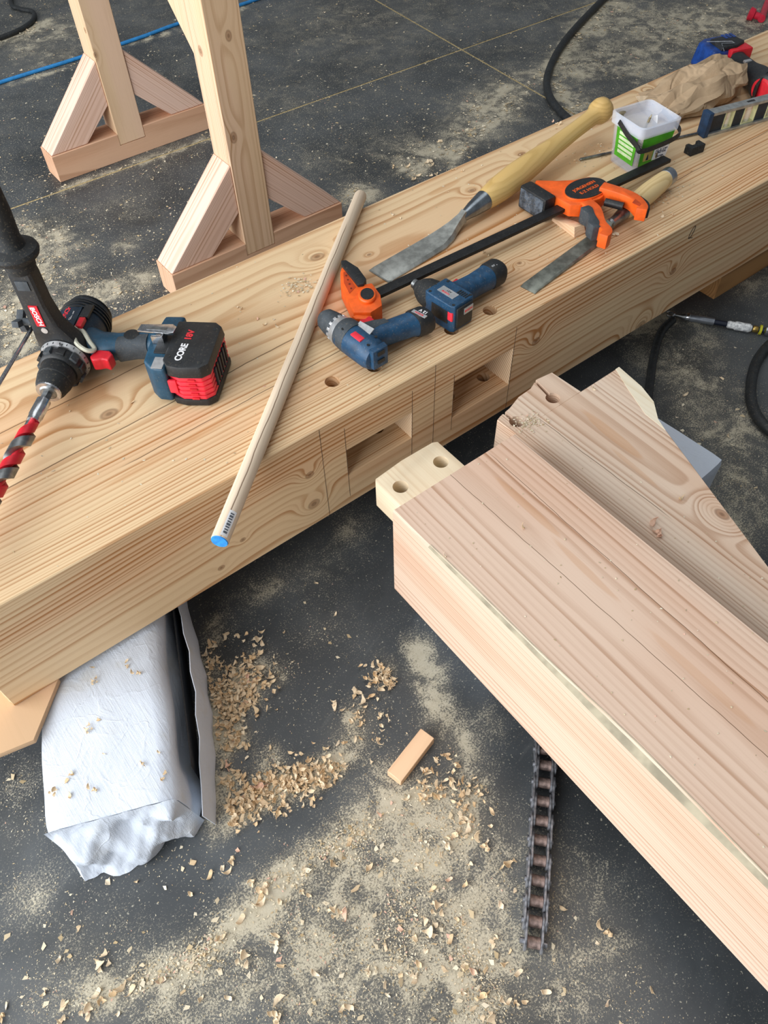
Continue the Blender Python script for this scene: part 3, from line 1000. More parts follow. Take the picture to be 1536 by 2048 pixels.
# grip
ctr = [(-0.040, 0.028, 0, 0.028, 0.026), (-0.034, 0.050, 0, 0.026, 0.021), (-0.038, 0.075, 0, 0.0215, 0.0195), (-0.046, 0.105, 0, 0.0205, 0.019), (-0.050, 0.130, 0, 0.023, 0.021), (-0.048, 0.146, 0, 0.032, 0.026)]
gr = MB().rings([superring((x, y, z), (1, 0, 0), (0, 0, 1), a, b, 2.6, 26) for (x, y, z, a, b) in ctr]).build('grip', BLUE, drill, angle=50)
MB().rings([superring((x, y, z), (1, 0, 0), (0, 0, 1), a, b, 2.6, 26) for (x, y, z, a, b) in [(-0.032, 0.080, 0, 0.0165, 0.0206), (-0.040, 0.106, 0, 0.0162, 0.0202), (-0.043, 0.128, 0, 0.0170, 0.0216)]]).build('grip_pad', GREYP, gr, angle=50)
MB().lathe([(0, 0.0125), (0.0030, 0.0122), (0.0034, 0.011)], (-0.046, 0.100, 0.0175), (0, 0, 1), 24).build('grip_cap', BLACK, gr)
MB().prism([(-0.0055, 0.047), (0.002, 0.044), (0.011, 0.050), (0.009, 0.060), (0.006, 0.066), (0.010, 0.077), (-0.006, 0.080), (-0.014, 0.072), (-0.015, 0.052)], -0.010, 0.0125).build('trigger', RED, drill, bevel=0.0035, segs=3)
# base + battery
MB().prism([(-0.080, 0.150), (-0.020, 0.143), (0.030, 0.146), (0.045, 0.162), (0.046, 0.184), (-0.082, 0.184)], -0.034, 0.034).build('base', BLUE, drill, bevel=0.006, segs=3)
bat = MB().prism([(-0.060, 0.180), (0.031, 0.182), (0.0425, 0.204), (0.040, 0.237), (0.031, 0.246), (-0.056, 0.246), (-0.062, 0.238)], -0.03, 0.022).build('battery', RED, drill)
sh_ = MB().prism([(-0.066, 0.176), (0.030, 0.176), (0.044, 0.186), (0.048, 0.205), (0.045, 0.240), (0.034, 0.252), (-0.058, 0.252), (-0.068, 0.240)], -0.0395, -0.026)
sh_.build('lower_shell', BLACK, bat, bevel=0.003)
sh_ = MB().prism([(-0.066, 0.176), (0.030, 0.176), (0.044, 0.186), (0.048, 0.205), (0.045, 0.240), (0.034, 0.252), (-0.058, 0.252), (-0.068, 0.240)], 0.018, 0.0385, top_scale=0.955)
sh_.build('upper_shell', BLACK, bat, bevel=0.003)
for k in range(5):
    z0 = -0.027 + k * 0.0092
    MB().prism([(-0.064, 0.178), (0.034, 0.180), (0.046, 0.202), (0.044, 0.238), (0.033, 0.250), (-0.058, 0.250), (-0.066, 0.240)], z0, z0 + 0.0076).build('red_band', PINKRED, bat, bevel=0.0022)
for (x, y) in ((-0.052, 0.242), (0.034, 0.236), (0.036, 0.205), (0.022, 0.184)):
    MB().lathe([(0, 0.0042), (0.0012, 0.0042), (0.0013, 0.003)], (x * 0.93, y, 0.0376), (0, 0, 1), 12).build('screw_head', RUBBER, bat)
for k in range(6):
    MB().box(-0.046 + k * 0.0115, -0.040 + k * 0.0115, 0.2495, 0.2530, -0.020, 0.014).build('vent_slot', DKBLUE if k % 2 else BLACK, bat)
for k in range(5):
    MB().obox((0.0462, 0.222, -0.0232 + k * 0.0092), (0.0030, 0.012, 0.0038), Matrix.Rotation(0.05, 3, 'Z')).build('vent_slot', RED, bat, bevel=0.001)
MB().box(0.040, 0.0455, 0.182, 0.196, -0.016, 0.010).build('release_button', PINKRED, bat, bevel=0.003)
text('CORE', 0.0150, WHITE, bat, (0.0105, 0.203, 0.0388), (-1, 0.06, 0), (0, -1, 0), bold=0.0005)
text('18V', 0.0150, REDINK, bat, (-0.030, 0.2056, 0.0388), (-1, 0.06, 0), (0, -1, 0), bold=0.0005, align='CENTER')
# belt hook: bent steel strap on the base
hk = MB().prism([(-0.076, 0.128), (-0.060, 0.126), (-0.057, 0.176), (-0.060, 0.184), (-0.074, 0.186), (-0.080, 0.178)], 0.048, 0.0505)
hook = hk.build('belt_hook', STEEL, drill, bevel=0.0006)
MB().box(-0.070, -0.050, 0.150, 0.168, 0.034, 0.037).box(-0.054, -0.050, 0.150, 0.168, 0.034, 0.0485).box(-0.07, -0.05, 0.166, 0.169, 0.035, 0.05).build('hook_bracket', STEEL, hook, bevel=0.0005)
MB().box(-0.071, -0.064, 0.140, 0.172, 0.0500, 0.0508).build('hook_slot', DSTEEL, hook)
hook.location = (0.040, 0.0, 0.0)
MB().box(0.020, 0.0452, 0.163, 0.1805, 0.034, 0.0346).build('rating_label', SILVER, drill)
MB().box(-0.030, 0.012, 0.158, 0.180, 0.0335, 0.0365).build('charge_display', BLACK, drill, bevel=0.001)

# ------------------------------------------------------------------ compact 12 V drill driver
d12 = empty('compact_drill', (-0.088, 0.110, TOP + 0.0275), math.atan2(0.142, -0.008), 'compact blue drill driver with grey collar lying nearest the wooden dowel', 'drill')
# X = chuck, grip goes to -Y (towards +x of the place)
MB().lathe([(-0.064, 0.016), (-0.062, 0.0225), (-0.050, 0.0262), (-0.010, 0.0270), (0.016, 0.0262), (0.024, 0.0245)], (0, 0, 0), (1, 0, 0), 28).build('motor_housing', BLUE2, d12)
MB().lathe([(-0.004, 0.0278), (0.004, 0.0282), (0.022, 0.0264), (0.026, 0.0235)], (0, -0.001, 0.0004), (1, 0, 0), 28).build('gear_cover', GREYP, d12)
co = MB().lathe([(0.022, 0.0235), (0.024, 0.0252), (0.034, 0.0240), (0.036, 0.0225)], (0, 0, 0), (1, 0, 0), 28).build('clutch_ring', SILVER, d12)
for k in range(14):
    a = 2 * PI * k / 14
    MB().obox((0.0365, math.cos(a) * 0.0222, math.sin(a) * 0.0222), (0.006, 0.0052, 0.0036), Matrix.Rotation(a - PI / 2, 3, 'X')).build('clutch_tooth', SILVER, co, bevel=0.0006)
MB().lathe([(0.036, 0.0205), (0.040, 0.0222), (0.050, 0.0218), (0.051, 0.0206), (0.053, 0.0214), (0.070, 0.0182), (0.077, 0.013)], (0, 0, 0), (1, 0, 0), 28).build('chuck', GREYP, d12)
ctr = [(-0.018, -0.018, 0, 0.026, 0.0215), (-0.022, -0.040, 0, 0.0215, 0.0195), (-0.030, -0.065, 0, 0.0195, 0.0190), (-0.036, -0.090, 0, 0.0198, 0.0196), (-0.040, -0.100, 0, 0.0205, 0.0205)]
gp = MB().rings([superring((x, y, z), (1, 0, 0), (0, 0, 1), a, b, 2.5, 24) for (x, y, z, a, b) in ctr]).build('grip', BLUE2, d12, angle=55)
MB().rings([superring((x, y, z), (1, 0, 0), (0, 0, 1), a, b, 2.5, 24) for (x, y, z, a, b) in [(-0.012, -0.020, 0.001, 0.022, 0.0222), (-0.014, -0.042, 0.001, 0.0165, 0.0202), (-0.020, -0.058, 0.001, 0.0125, 0.0195)]]).build('grip_panel', GREYP, gp, angle=55)
bt = MB().rings([superring((x, y, z), (1, 0, 0), (0, 0, 1), a, b, 2.8, 24) for (x, y, z, a, b) in
                 [(-0.0395, -0.0985, 0, 0.0212, 0.0212), (-0.0405, -0.102, 0, 0.0222, 0.0222), (-0.044, -0.122, 0, 0.0222, 0.0222), (-0.0455, -0.127, 0, 0.0200, 0.0200)]]).build('battery', BLACK, d12, angle=50)
MB().obox((-0.047, -0.1065, 0.0218), (0.028, 0.007, 0.0012), Matrix.Rotation(0.17, 3, 'Z')).build('white_label', SILVER, bt)
text('12 V', 0.0085, WHITE, bt, (-0.048, -0.1155, 0.0224), (1, 0.17, 0), (-0.17, 1, 0), bold=0.0002)
text('BOSCH', 0.0052, REDINK, bt, (-0.047, -0.1065, 0.0226), (1, 0.17, 0), (-0.17, 1, 0))
MB().prism([(0.016, -0.030), (0.021, -0.034), (0.016, -0.042), (0.018, -0.052), (0.004, -0.052), (0.004, -0.030)], -0.008, 0.010).build('trigger', RED, d12, bevel=0.0022)
MB().box(-0.038, -0.014, 0.003, 0.014, 0.0238, 0.0268).build('red_switch', PINKRED, d12, bevel=0.0012)
MB().obox((-0.018, -0.013, 0.0255), (0.032, 0.014, 0.0012), Matrix.Rotation(-0.46, 3, 'X') @ Matrix.Rotation(0.1, 3, 'Z')).build('rating_label', SILVER, d12)
MB().prism([(-0.072, -0.016), (-0.060, -0.018), (-0.059, 0.014), (-0.071, 0.014)], -0.014, 0.0225).build('rear_bit_holder', BLUE2, d12, bevel=0.002)
for zz in (-0.004, 0.012):
    MB().box(-0.0735, -0.0705, -0.008, 0.006, zz, zz + 0.007).build('holder_slot', BLACK, d12)
for (x, y) in ((-0.052, 0.008), (0.006, 0.013), (-0.045, -0.014)):
    MB().lathe([(0, 0.0026), (0.0012, 0.0026)], (x, y, 0.0238), (0, 0, 1), 10).build('screw_head', BLACK, d12)

# ------------------------------------------------------------------ compact 12 V impact driver
i12 = empty('impact_driver', (0.092, 0.088, TOP + 0.0275), math.atan2(0.110, -0.010), 'compact blue impact driver lying just right of the compact drill', 'drill')
MB().lathe([(0.018, 0.0262), (0.026, 0.0266), (0.044, 0.0235), (0.056, 0.0175), (0.062, 0.0120), (0.066, 0.0105)], (0, 0, 0), (1, 0, 0), 28).build('hammer_case', RUBBER, i12)
MB().lathe([(0.064, 0.0085), (0.074, 0.0085), (0.076, 0.006)], (0, 0, 0), (1, 0, 0), 20).build('bit_collet', DSTEEL, i12)
MB().prism([(-0.046, -0.022), (-0.040, -0.0255), (0.020, -0.0255), (0.022, -0.022), (0.022, 0.024), (0.018, 0.0262), (-0.040, 0.0262), (-0.046, 0.022)], -0.0265, 0.0262).build('motor_housing', BLUE2, i12, bevel=0.0075, segs=3)
MB().box(-0.050, -0.043, -0.019, 0.019, -0.020, 0.021).build('rear_cap', BLACK, i12, bevel=0.003)
MB().box(-0.0512, -0.0498, -0.017, 0.004, 0.004, 0.016).build('white_label', SILVER, i12)
text('BOSCH', 0.0055, REDINK, i12, (-0.0514, -0.006, 0.010), (0, -1, 0), (0, 0, 1))
MB().box(-0.034, 0.004, 0.0245, 0.0275, -0.012, 0.013).build('side_recess', BLACK, i12, bevel=0.001)
MB().box(-0.044, -0.032, 0.010, 0.0268, -0.004, 0.0135).build('red_lamp_switch', PINKRED, i12, bevel=0.002)
MB().box(-0.028, 0.008, -0.006, 0.010, 0.0258, 0.0270).build('rating_label', SILVER, i12)
text('12V', 0.0065, BLACK, i12, (-0.010, 0.000, 0.0272), (-1, 0, 0), (0, -1, 0))
text('BOSCH', 0.005, REDINK, i12, (-0.008, 0.006, 0.0272), (-1, 0, 0), (0, -1, 0))
for k in range(5):
    MB().box(-0.041 + k * 0.0045, -0.0388 + k * 0.0045, -0.018, -0.007, 0.0256, 0.0272).build('vent_slot', BLACK, i12)
for (x, y) in ((-0.040, 0.020), (-0.041, -0.020), (0.014, 0.021), (0.012, -0.02)):
    MB().lathe([(0, 0.0028), (0.0012, 0.0028)], (x, y, 0.0255), (0, 0, 1), 10).build('screw_head', BLACK, i12)
ctr = [(0.000, -0.020, 0, 0.024, 0.0215), (-0.001, -0.042, 0, 0.0205, 0.0195), (-0.003, -0.070, 0, 0.0195, 0.0190), (-0.004, -0.098, 0, 0.0205, 0.0202), (-0.004, -0.106, 0, 0.0212, 0.0210)]
gp = MB().rings([superring((x, y, z), (1, 0, 0), (0, 0, 1), a, b, 2.5, 24) for (x, y, z, a, b) in ctr]).build('grip', BLUE2, i12, angle=55)
bt = MB().rings([superring((x, y, z), (1, 0, 0), (0, 0, 1), a, b, 2.7, 24) for (x, y, z, a, b) in
                 [(-0.004, -0.105, 0, 0.0215, 0.0213), (-0.004, -0.108, 0, 0.0224, 0.0222), (-0.0045, -0.130, 0, 0.0222, 0.0222), (-0.0045, -0.136, 0, 0.0192, 0.0192)]]).build('battery', BLACK, i12, angle=50)
MB().obox((-0.014, -0.1125, 0.0186), (0.016, 0.006, 0.0012), Matrix.Rotation(-0.62, 3, 'Y')).build('white_label', SILVER, bt)
text('12 V', 0.008, WHITE, bt, (-0.0165, -0.1225, 0.0176), (0.8, 0, 0.58), (0, 1, 0), bold=0.0002)
MB().prism([(0.022, -0.030), (0.027, -0.034), (0.021, -0.042), (0.023, -0.053), (0.008, -0.053), (0.008, -0.030)], -0.008, 0.011).build('trigger', RED, i12, bevel=0.0022)

# ------------------------------------------------------------------ wooden dowel laid across the beam
M_DOW = wood('oak_dowel', '#d8c5ad', '#ac937a', 'X', (0.03, 0.0), 0.005, 0.008, seed=6.0, tone='#cfb9a0', contrast=0.35, longf=2.0,
             checks=[(0.0, 0.75, -0.004, 0.004, 0.0011)])
dw0, dw1 = V((-0.467, -0.101, TOP + 0.0129)), V((0.2, 0.475, TOP + 0.0129))
dv = dw1 - dw0
dow = empty('dowel', dw0, math.atan2(dv.y, dv.x), 'long round wooden dowel with a blue painted end, laid across the beam', 'dowel')
MB().lathe([(0.0012, 0.0118), (0.0025, 0.0126), (dv.length - 0.006, 0.0126), (dv.length - 0.001, 0.0115), (dv.length, 0.009)], (0, 0, 0), (1, 0, 0), 32).build('rod', M_DOW, dow)
MB().lathe([(0, 0.0116), (0.0016, 0.0121)], (0, 0, 0), (1, 0, 0), 32).build('blue_end', plain('blue_paint', '#2f93e6', 0.6, var=0.1, scale=150), dow)
rg = []
for x in (0.004, 0.047):
    rg.append([V((x, math.cos(a) * r, math.sin(a) * r)) for r in (0.0128, 0.01265) for a in ([1.75 + k * 0.12 for k in range(8)] if r > 0.0127 else [1.75 + k * 0.12 for k in range(7, -1, -1)])])
st = MB().rings(rg).build('paper_sticker', WHITE, dow)
for k in range(8):
    MB().obox((0.010 + k * 0.0045, math.cos(2.15) * 0.0129, math.sin(2.15) * 0.0129), (0.0022 if k % 3 else 0.0035, 0.0055, 0.0003), Matrix.Rotation(2.15 - PI / 2, 3, 'X')).build('print_mark', plain('grey_ink', '#5b6068', 0.7), st)

# ------------------------------------------------------------------ slick (big chisel)
M_ASH = wood('varnished_ash', '#d9b877', '#b3904f', 'X', (0.0, -0.03), 0.005, 0.004, seed=12.0, tone='#cfa866', contrast=0.5, rough=0.35, longf=1.5)
M_BLADE = plain('worn_blade_steel', '#a9aba6', 0.5, 0.75, var=0.12, scale=60, bump=0.04, dirt=0.1)
M_EDGE = plain('ground_edge_sheen', '#c8cbc6', 0.3, 1.0, var=0.1)
slo = V((0.071, 0.247, TOP + 0.0004))
slick = empty('slick_chisel', slo, math.radians(5.5), 'very long wide-bladed chisel with varnished ball-ended wooden handle', 'chisel')
w = 0.0275
bl = MB()
secs = [(0.0, w, 0.0008), (0.013, w, 0.0065), (0.10, w * 0.98, 0.0075), (0.150, w * 0.96, 0.0085), (0.178, w * 0.80, 0.011), (0.200, w * 0.52, 0.014), (0.222, 0.0085, 0.018), (0.232, 0.0085, 0.022)]
rg = []
for (x, hw, th) in secs:
    z0 = max(0.0, (x - 0.17) * 0.17)
    c = min(0.006, hw * 0.3)
    yo = 0.006 * max(0, (x - 0.15) / 0.08)
    rg.append([V((x, -hw + yo, z0)), V((x, hw + yo, z0)), V((x, hw + yo, z0 + th * 0.35)), V((x, hw - c + yo, z0 + th)), V((x, -hw + c + yo, z0 + th)), V((x, -hw + yo, z0 + th * 0.35))])
bl.rings(rg).build('blade', M_BLADE, slick, angle=25)
MB().box(-0.0003, 0.012, -w + 0.001, w - 0.001, 0.0016, 0.0019).build('bevel_sheen', M_EDGE, slick)  # thin bright strip painting the sheen along the ground bevel
hs, he = V((0.228, 0.006, 0.019)), V((0.690, 0.028, 0.066))
hd = (he - hs).normalized()
MB().lathe([(0.0, 0.0085), (0.004, 0.0105), (0.012, 0.0112), (0.03, 0.0150), (0.066, 0.0200), (0.067, 0.019)], hs, hd, 28).build('socket', plain('socket_steel', '#8d959c', 0.3, 1.0, var=0.12), slick)
hl = (he - hs).length
hp = [(0.064, 0.0192), (0.075, 0.0215), (0.11, 0.0255), (0.16, 0.0268), (0.22, 0.0240), (0.29, 0.0190), (0.36, 0.0168), (0.405, 0.0170), (0.425, 0.0178), (0.432, 0.0205), (0.442, 0.0250), (0.455, 0.0262), (0.466, 0.0235), (0.474, 0.0150), (0.476, 0.006)]
hobj = MB().lathe([(t, r) for t, r in hp], (0, 0, 0), (1, 0, 0), 32).build('handle', M_ASH, slick)
hobj.location = hs
hobj.rotation_euler = hd.to_track_quat('X', 'Z').to_euler()

# ------------------------------------------------------------------ framing chisel
cho = V((0.2535, 0.0455, TOP + 0.0004))
chis = empty('framing_chisel', cho, math.radians(8.4), 'shorter dark-bladed chisel with steel-hooped wooden handle near the beam edge', 'chisel')
M_BLADE2 = plain('dark_blade_steel', '#85887f', 0.48, 0.75, var=0.16, scale=60, bump=0.05, dirt=0.15)
w = 0.0165
rg = []
for (x, hw, th) in [(0.0, w, 0.0008), (0.009, w, 0.005), (0.12, w * 0.98, 0.006), (0.20, w * 0.97, 0.0065), (0.236, w * 0.92, 0.009), (0.248, w * 0.55, 0.012), (0.258, 0.0072, 0.014)]:
    z0 = max(0.0, (x - 0.2) * 0.12)
    rg.append([V((x, -hw, z0)), V((x, hw, z0)), V((x, hw, z0 + th * 0.6)), V((x, hw * 0.82, z0 + th)), V((x, -hw * 0.82, z0 + th)), V((x, -hw, z0 + th * 0.6))])
MB().rings(rg).build('blade', M_BLADE2, chis, angle=25)
hs, he = V((0.254, 0, 0.0135)), V((0.465, 0.000, 0.026))
hd = (he - hs).normalized()
MB().lathe([(0, 0.007), (0.004, 0.010), (0.010, 0.009), (0.020, 0.0095), (0.048, 0.0135), (0.049, 0.0125)], hs, hd, 24).build('socket', DSTEEL, chis)
M_ASH2 = wood('pale_ash', '#e2c894', '#b4935a', 'X', (0.02, -0.01), 0.006, 0.008, seed=19.0, tone='#d8b87e', contrast=0.6, rough=0.45, longf=3)
hobj = MB().lathe([(0.046, 0.0125), (0.060, 0.0165), (0.09, 0.0195), (0.13, 0.0205), (0.17, 0.0190), (0.196, 0.0168)], (0, 0, 0), (1, 0, 0), 28).build('handle', M_ASH2, chis)
hobj.location = hs
hobj.rotation_euler = hd.to_track_quat('X', 'Z').to_euler()
hoop = MB().lathe([(0.192, 0.0168), (0.193, 0.0178), (0.209, 0.0178), (0.2095, 0.0160)], hs, hd, 28).build('hoop', plain('blued_hoop', '#a3a9b2', 0.3, 1.0), chis)

# ------------------------------------------------------------------ bar clamp (X along the bar)
c0, c1 = V((0.005, 0.180, 0)), V((0.757, 0.158, 0))
clamp = empty('bar_clamp', (c0.x, c0.y, TOP), math.atan2(c1.y - c0.y, c1.x - c0.x), 'orange and black one-handed bar clamp lying across the beam', 'clamp')
CL = (c1 - c0).length
M_BAR = plain('blackened_bar', '#1c1d1f', 0.55, 0.3, var=0.15, dirt=0.08)
MB().box(-0.02, CL, -0.0105, 0.0105, 0.0235, 0.0305).build('bar', M_BAR, clamp, bevel=0.0008)
# fixed jaw
fj = MB().prism([(-0.062, -0.026), (-0.058, 0.004), (-0.054, 0.052), (-0.040, 0.082), (-0.0275, 0.096), (-0.021, 0.090), (-0.021, 0.030), (0.008, 0.022), (0.010, -0.014), (0.000, -0.040), (-0.030, -0.044)], 0.004, 0.036).build('fixed_jaw', ORANGE, clamp, bevel=0.0025)
MB().prism([(-0.048, 0.020), (-0.046, 0.052), (-0.034, 0.078), (-0.029, 0.076), (-0.029, 0.028)], 0.0355, 0.0364).build('jaw_recess', plain('deep_orange', '#c2440f', 0.6), fj)
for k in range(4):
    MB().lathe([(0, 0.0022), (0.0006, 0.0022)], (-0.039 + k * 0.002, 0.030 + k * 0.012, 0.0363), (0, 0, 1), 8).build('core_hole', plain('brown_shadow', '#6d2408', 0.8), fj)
MB().lathe([(0.034, 0.0195), (0.040, 0.0195), (0.042, 0.0178)], (-0.018, -0.006, 0), (0, 0, 1), 30).build('boss', ORANGE, fj)
MB().lathe([(0.0405, 0.0145), (0.0430, 0.0145)], (-0.018, -0.006, 0), (0, 0, 1), 30).build('boss_cap', BLACK, fj)
MB().prism([(-0.068, -0.030), (-0.058, -0.032), (-0.030, -0.050), (-0.034, -0.058), (-0.064, -0.040)], 0.010, 0.034).build('release_tab', ORANGE, fj, bevel=0.002)
MB().prism([(-0.024, 0.026), (-0.012, 0.022), (0.000, 0.032), (-0.002, 0.068), (-0.016, 0.100), (-0.027, 0.104), (-0.031, 0.094)], 0.002, 0.041).build('jaw_pad', BLACK, fj, bevel=0.002)
for q_ in [fj] + list(fj.children):
    q_.data.transform(Matrix(((0.86, 0.25, 0, 0.004), (0, 1, 0, 0), (0, 0, 1, 0), (0, 0, 0, 1))))
# moving jaw with its pad facing the fixed one
bx = 0.512
mj = MB().prism([(bx - 0.060, -0.020), (bx - 0.064, 0.030), (bx - 0.058, 0.080), (bx - 0.050, 0.086), (bx - 0.020, 0.060), (bx + 0.010, 0.040), (bx + 0.042, 0.030), (bx + 0.050, 0.0), (bx + 0.040, -0.030), (bx, -0.040), (bx - 0.045, -0.034)], 0.0185, 0.044).build('moving_jaw', ORANGE, clamp, bevel=0.003)
MB().box(bx - 0.092, bx - 0.064, 0.014, 0.086, 0.002, 0.048).build('jaw_pad', BLACK, mj, bevel=0.004)
MB().box(bx - 0.0935, bx - 0.0915, 0.018, 0.082, 0.006, 0.044).build('pad_face', plain('scuffed_pad', '#4c5560', 0.8, var=0.3, scale=90, dirt=0.5), mj, bevel=0.0006)
el = [(bx + math.cos(a) * 0.050 , math.sin(a) * 0.033) for a in [2 * PI * k / 40 for k in range(40)]]
MB().prism([(x, y - 0.001) for x, y in el], 0.043, 0.0475).build('oval_badge', ORANGE, mj, bevel=0.0012)
MB().prism([(bx + (x - bx) * 0.95, y * 0.94 - 0.001) for x, y in el], 0.0473, 0.0487).build('badge_face', BLACK, mj)
text('JORGENSEN', 0.0108, ORANGE, mj, (bx + 0.001, 0.0050, 0.0489), (1, 0.02, 0), (0, 1, 0), bold=0.0001)
text('E-Z HOLD', 0.0108, ORANGE, mj, (bx + 0.001, -0.0095, 0.0489), (1, 0.02, 0), (0, 1, 0), bold=0.0001)
# trigger lever and fixed handle


def strap(path, half, z0, z1, mat, name, parent, bevel=0.002):
    pts = spline([(x, y, 0) for x, y in path], 6)
    L_, R_ = [], []
    for i, p in enumerate(pts):
        d = (pts[min(i + 1, len(pts) - 1)] - pts[max(i - 1, 0)]).normalized()
        t = i / (len(pts) - 1)
        hw = half(t) if callable(half) else half
        n = V((-d.y, d.x, 0)) * hw
        L_.append(p + n)
        R_.append(p - n)
    return MB().prism([(q.x, q.y) for q in L_ + R_[::-1]], z0, z1).build(name, mat, parent, bevel=bevel)


tr = strap([(bx - 0.028, -0.030), (bx - 0.034, -0.060), (bx - 0.058, -0.096), (bx - 0.068, -0.124), (bx - 0.086, -0.132)], lambda t: 0.013 - 0.004 * t, 0.0185, 0.046, ORANGE, 'trigger_lever', mj)
strap([(bx - 0.046, -0.044), (bx - 0.052, -0.066), (bx - 0.070, -0.092), (bx - 0.078, -0.108)], lambda t: 0.0085 + 0.002 * math.sin(t * 12), 0.0182, 0.0475, GREYP, 'lever_grip', tr)
hn = strap([(bx + 0.022, -0.020), (bx + 0.034, -0.052), (bx + 0.040, -0.086), (bx + 0.030, -0.116), (bx + 0.018, -0.126)], lambda t: 0.012 - 0.002 * t, 0.0315, 0.056, ORANGE, 'pistol_handle', mj)
strap([(bx + 0.051, -0.090), (bx + 0.046, -0.114), (bx + 0.032, -0.130)], 0.0035, 0.033, 0.054, BLACK, 'handle_pad', hn)
MB().lathe([(0, 0.0075), (0.036, 0.0075)], (bx + 0.004, -0.050, 0.040), (0.30, -0.62, 0), 14).build('release_plunger', BLACK, mj)
MB().prism([(bx + 0.020, -0.100), (bx + 0.034, -0.095), (bx + 0.030, -0.114), (bx + 0.021, -0.117)], 0.0555, 0.0563).build('handle_recess', plain('deep_orange', '#c2440f', 0.6), hn)

# wooden wedge under the clamp
M_WDG = wood('wedge_fir', '#ecc9a6', '#c49468', 'X', (0.0, -0.02), 0.004, 0.003, seed=51, tone='#e4b892', contrast=0.4)
wv = [V((0, -0.011, 0)), V((0.070, -0.016, 0)), V((0.070, 0.015, 0)), V((0, 0.010, 0)), V((0, -0.009, 0.005)), V((0.061, -0.011, 0.017)), V((0.065, 0.011, 0.016)), V((0, 0.009, 0.005))]
wd = MB().add(wv, [(3, 2, 1, 0), (4, 5, 6, 7), (0, 1, 5, 4), (1, 2, 6, 5), (2, 3, 7, 6), (3, 0, 4, 7)]).build('wooden_wedge', M_WDG, bevel=0.0006, segs=1)
wd.location = (0.456, 0.176, TOP + 0.0003)
wd.rotation_euler = (0, 0, math.radians(-93))
tag(wd, 'small pale wooden wedge under the orange clamp', 'wedge')
# ================================================================== SCREW TUB AND SMALL THINGS
def glassy(name, col, alpha_mix=0.55, rough=0.25):
    mt = bpy.data.materials.new(name)
    N = NT(mt)
    x, y, z = N.coords()
    n = N.noise(N.vec(x, y, z), 40.0, 2.0)
    b = N.n('ShaderNodeBsdfPrincipled')
    N.put(b.inputs['Base Color'], N.mix(n, lin(col), lin('#ffffff')))
    b.inputs['Roughness'].default_value = rough
    tr = N.n('ShaderNodeBsdfTransparent')
    tr.inputs[0].default_value = (0.97, 0.98, 1, 1)
    mx = N.n('ShaderNodeMixShader')
    mx.inputs[0].default_value = alpha_mix
    N.t.links.new(tr.outputs[0], mx.inputs[1])
    N.t.links.new(b.outputs[0], mx.inputs[2])
    N.t.links.new(mx.outputs[0], N.out.inputs[0])
    return mt


M_TUB = glassy('milky_plastic', '#dfe6f2', 0.17)
M_RIM = glassy('milky_rim', '#d5e0f4', 0.38)
tub = empty('screw_tub', (0.738, 0.219, TOP), math.radians(-10), 'clear square plastic tub of screws with green label and black handle', 'tub')


def rrect(hx, hy, z, r=0.012, n=5):
    out = []
    for (sx, sy, a0) in ((1, 1, 0), (-1, 1, PI / 2), (-1, -1, PI), (1, -1, 3 * PI / 2)):
        for k in range(n):
            a = a0 + PI / 2 * k / (n - 1)
            out.append(V((sx * (hx - r) + math.cos(a) * r, sy * (hy - r) + math.sin(a) * r, z)))
    return out


BH = 0.101
outer = [rrect(0.040 + 0.008 * t, 0.041 + 0.006 * t, 0.0006 + t * BH) for t in (0, 0.04, 0.5, 1.0)]
inner = [rrect(0.0385 + 0.008 * t, 0.0395 + 0.006 * t, 0.0030 + t * (BH - 0.0024), 0.011) for t in (1.0, 0.5, 0.04, 0.0)]
MB().rings(outer + inner).build('tub_wall', M_TUB, tub, angle=40)
MB().rings([rrect(0.0475, 0.0465, BH - 0.020), rrect(0.0510, 0.0500, BH - 0.019), rrect(0.0520, 0.0508, BH + 0.001), rrect(0.0485, 0.0475, BH + 0.003), rrect(0.0465, 0.0455, BH + 0.001), rrect(0.0460, 0.0450, BH - 0.018)]).build('rim', M_RIM, tub, angle=40)
GREEN = plain('green_label', '#47a01f', 0.45, var=0.08)
lz0, lz1 = 0.020, 0.082


def face_pt(side, u, z, off=0.0006):
    t = z / BH
    hx, hy = 0.040 + 0.008 * t + off, 0.041 + 0.006 * t + off
    if side == 'L':
        return V((-hx, u * (hy - 0.010), z))
    return V((u * (hx - 0.010), -hy, z))


def label_patch(side, u0, u1, z0, z1, mat, name, parent, off=0.0006, th=0.0004):
    q = [face_pt(side, u, z, off) for u, z in ((u0, z0), (u1, z0), (u1, z1), (u0, z1))]
    q2 = [face_pt(side, u, z, off + th) for u, z in ((u0, z0), (u1, z0), (u1, z1), (u0, z1))]
    return MB().add(q + q2, [(3, 2, 1, 0), (4, 5, 6, 7), (0, 1, 5, 4), (1, 2, 6, 5), (2, 3, 7, 6), (3, 0, 4, 7)]).build(name, mat, parent)


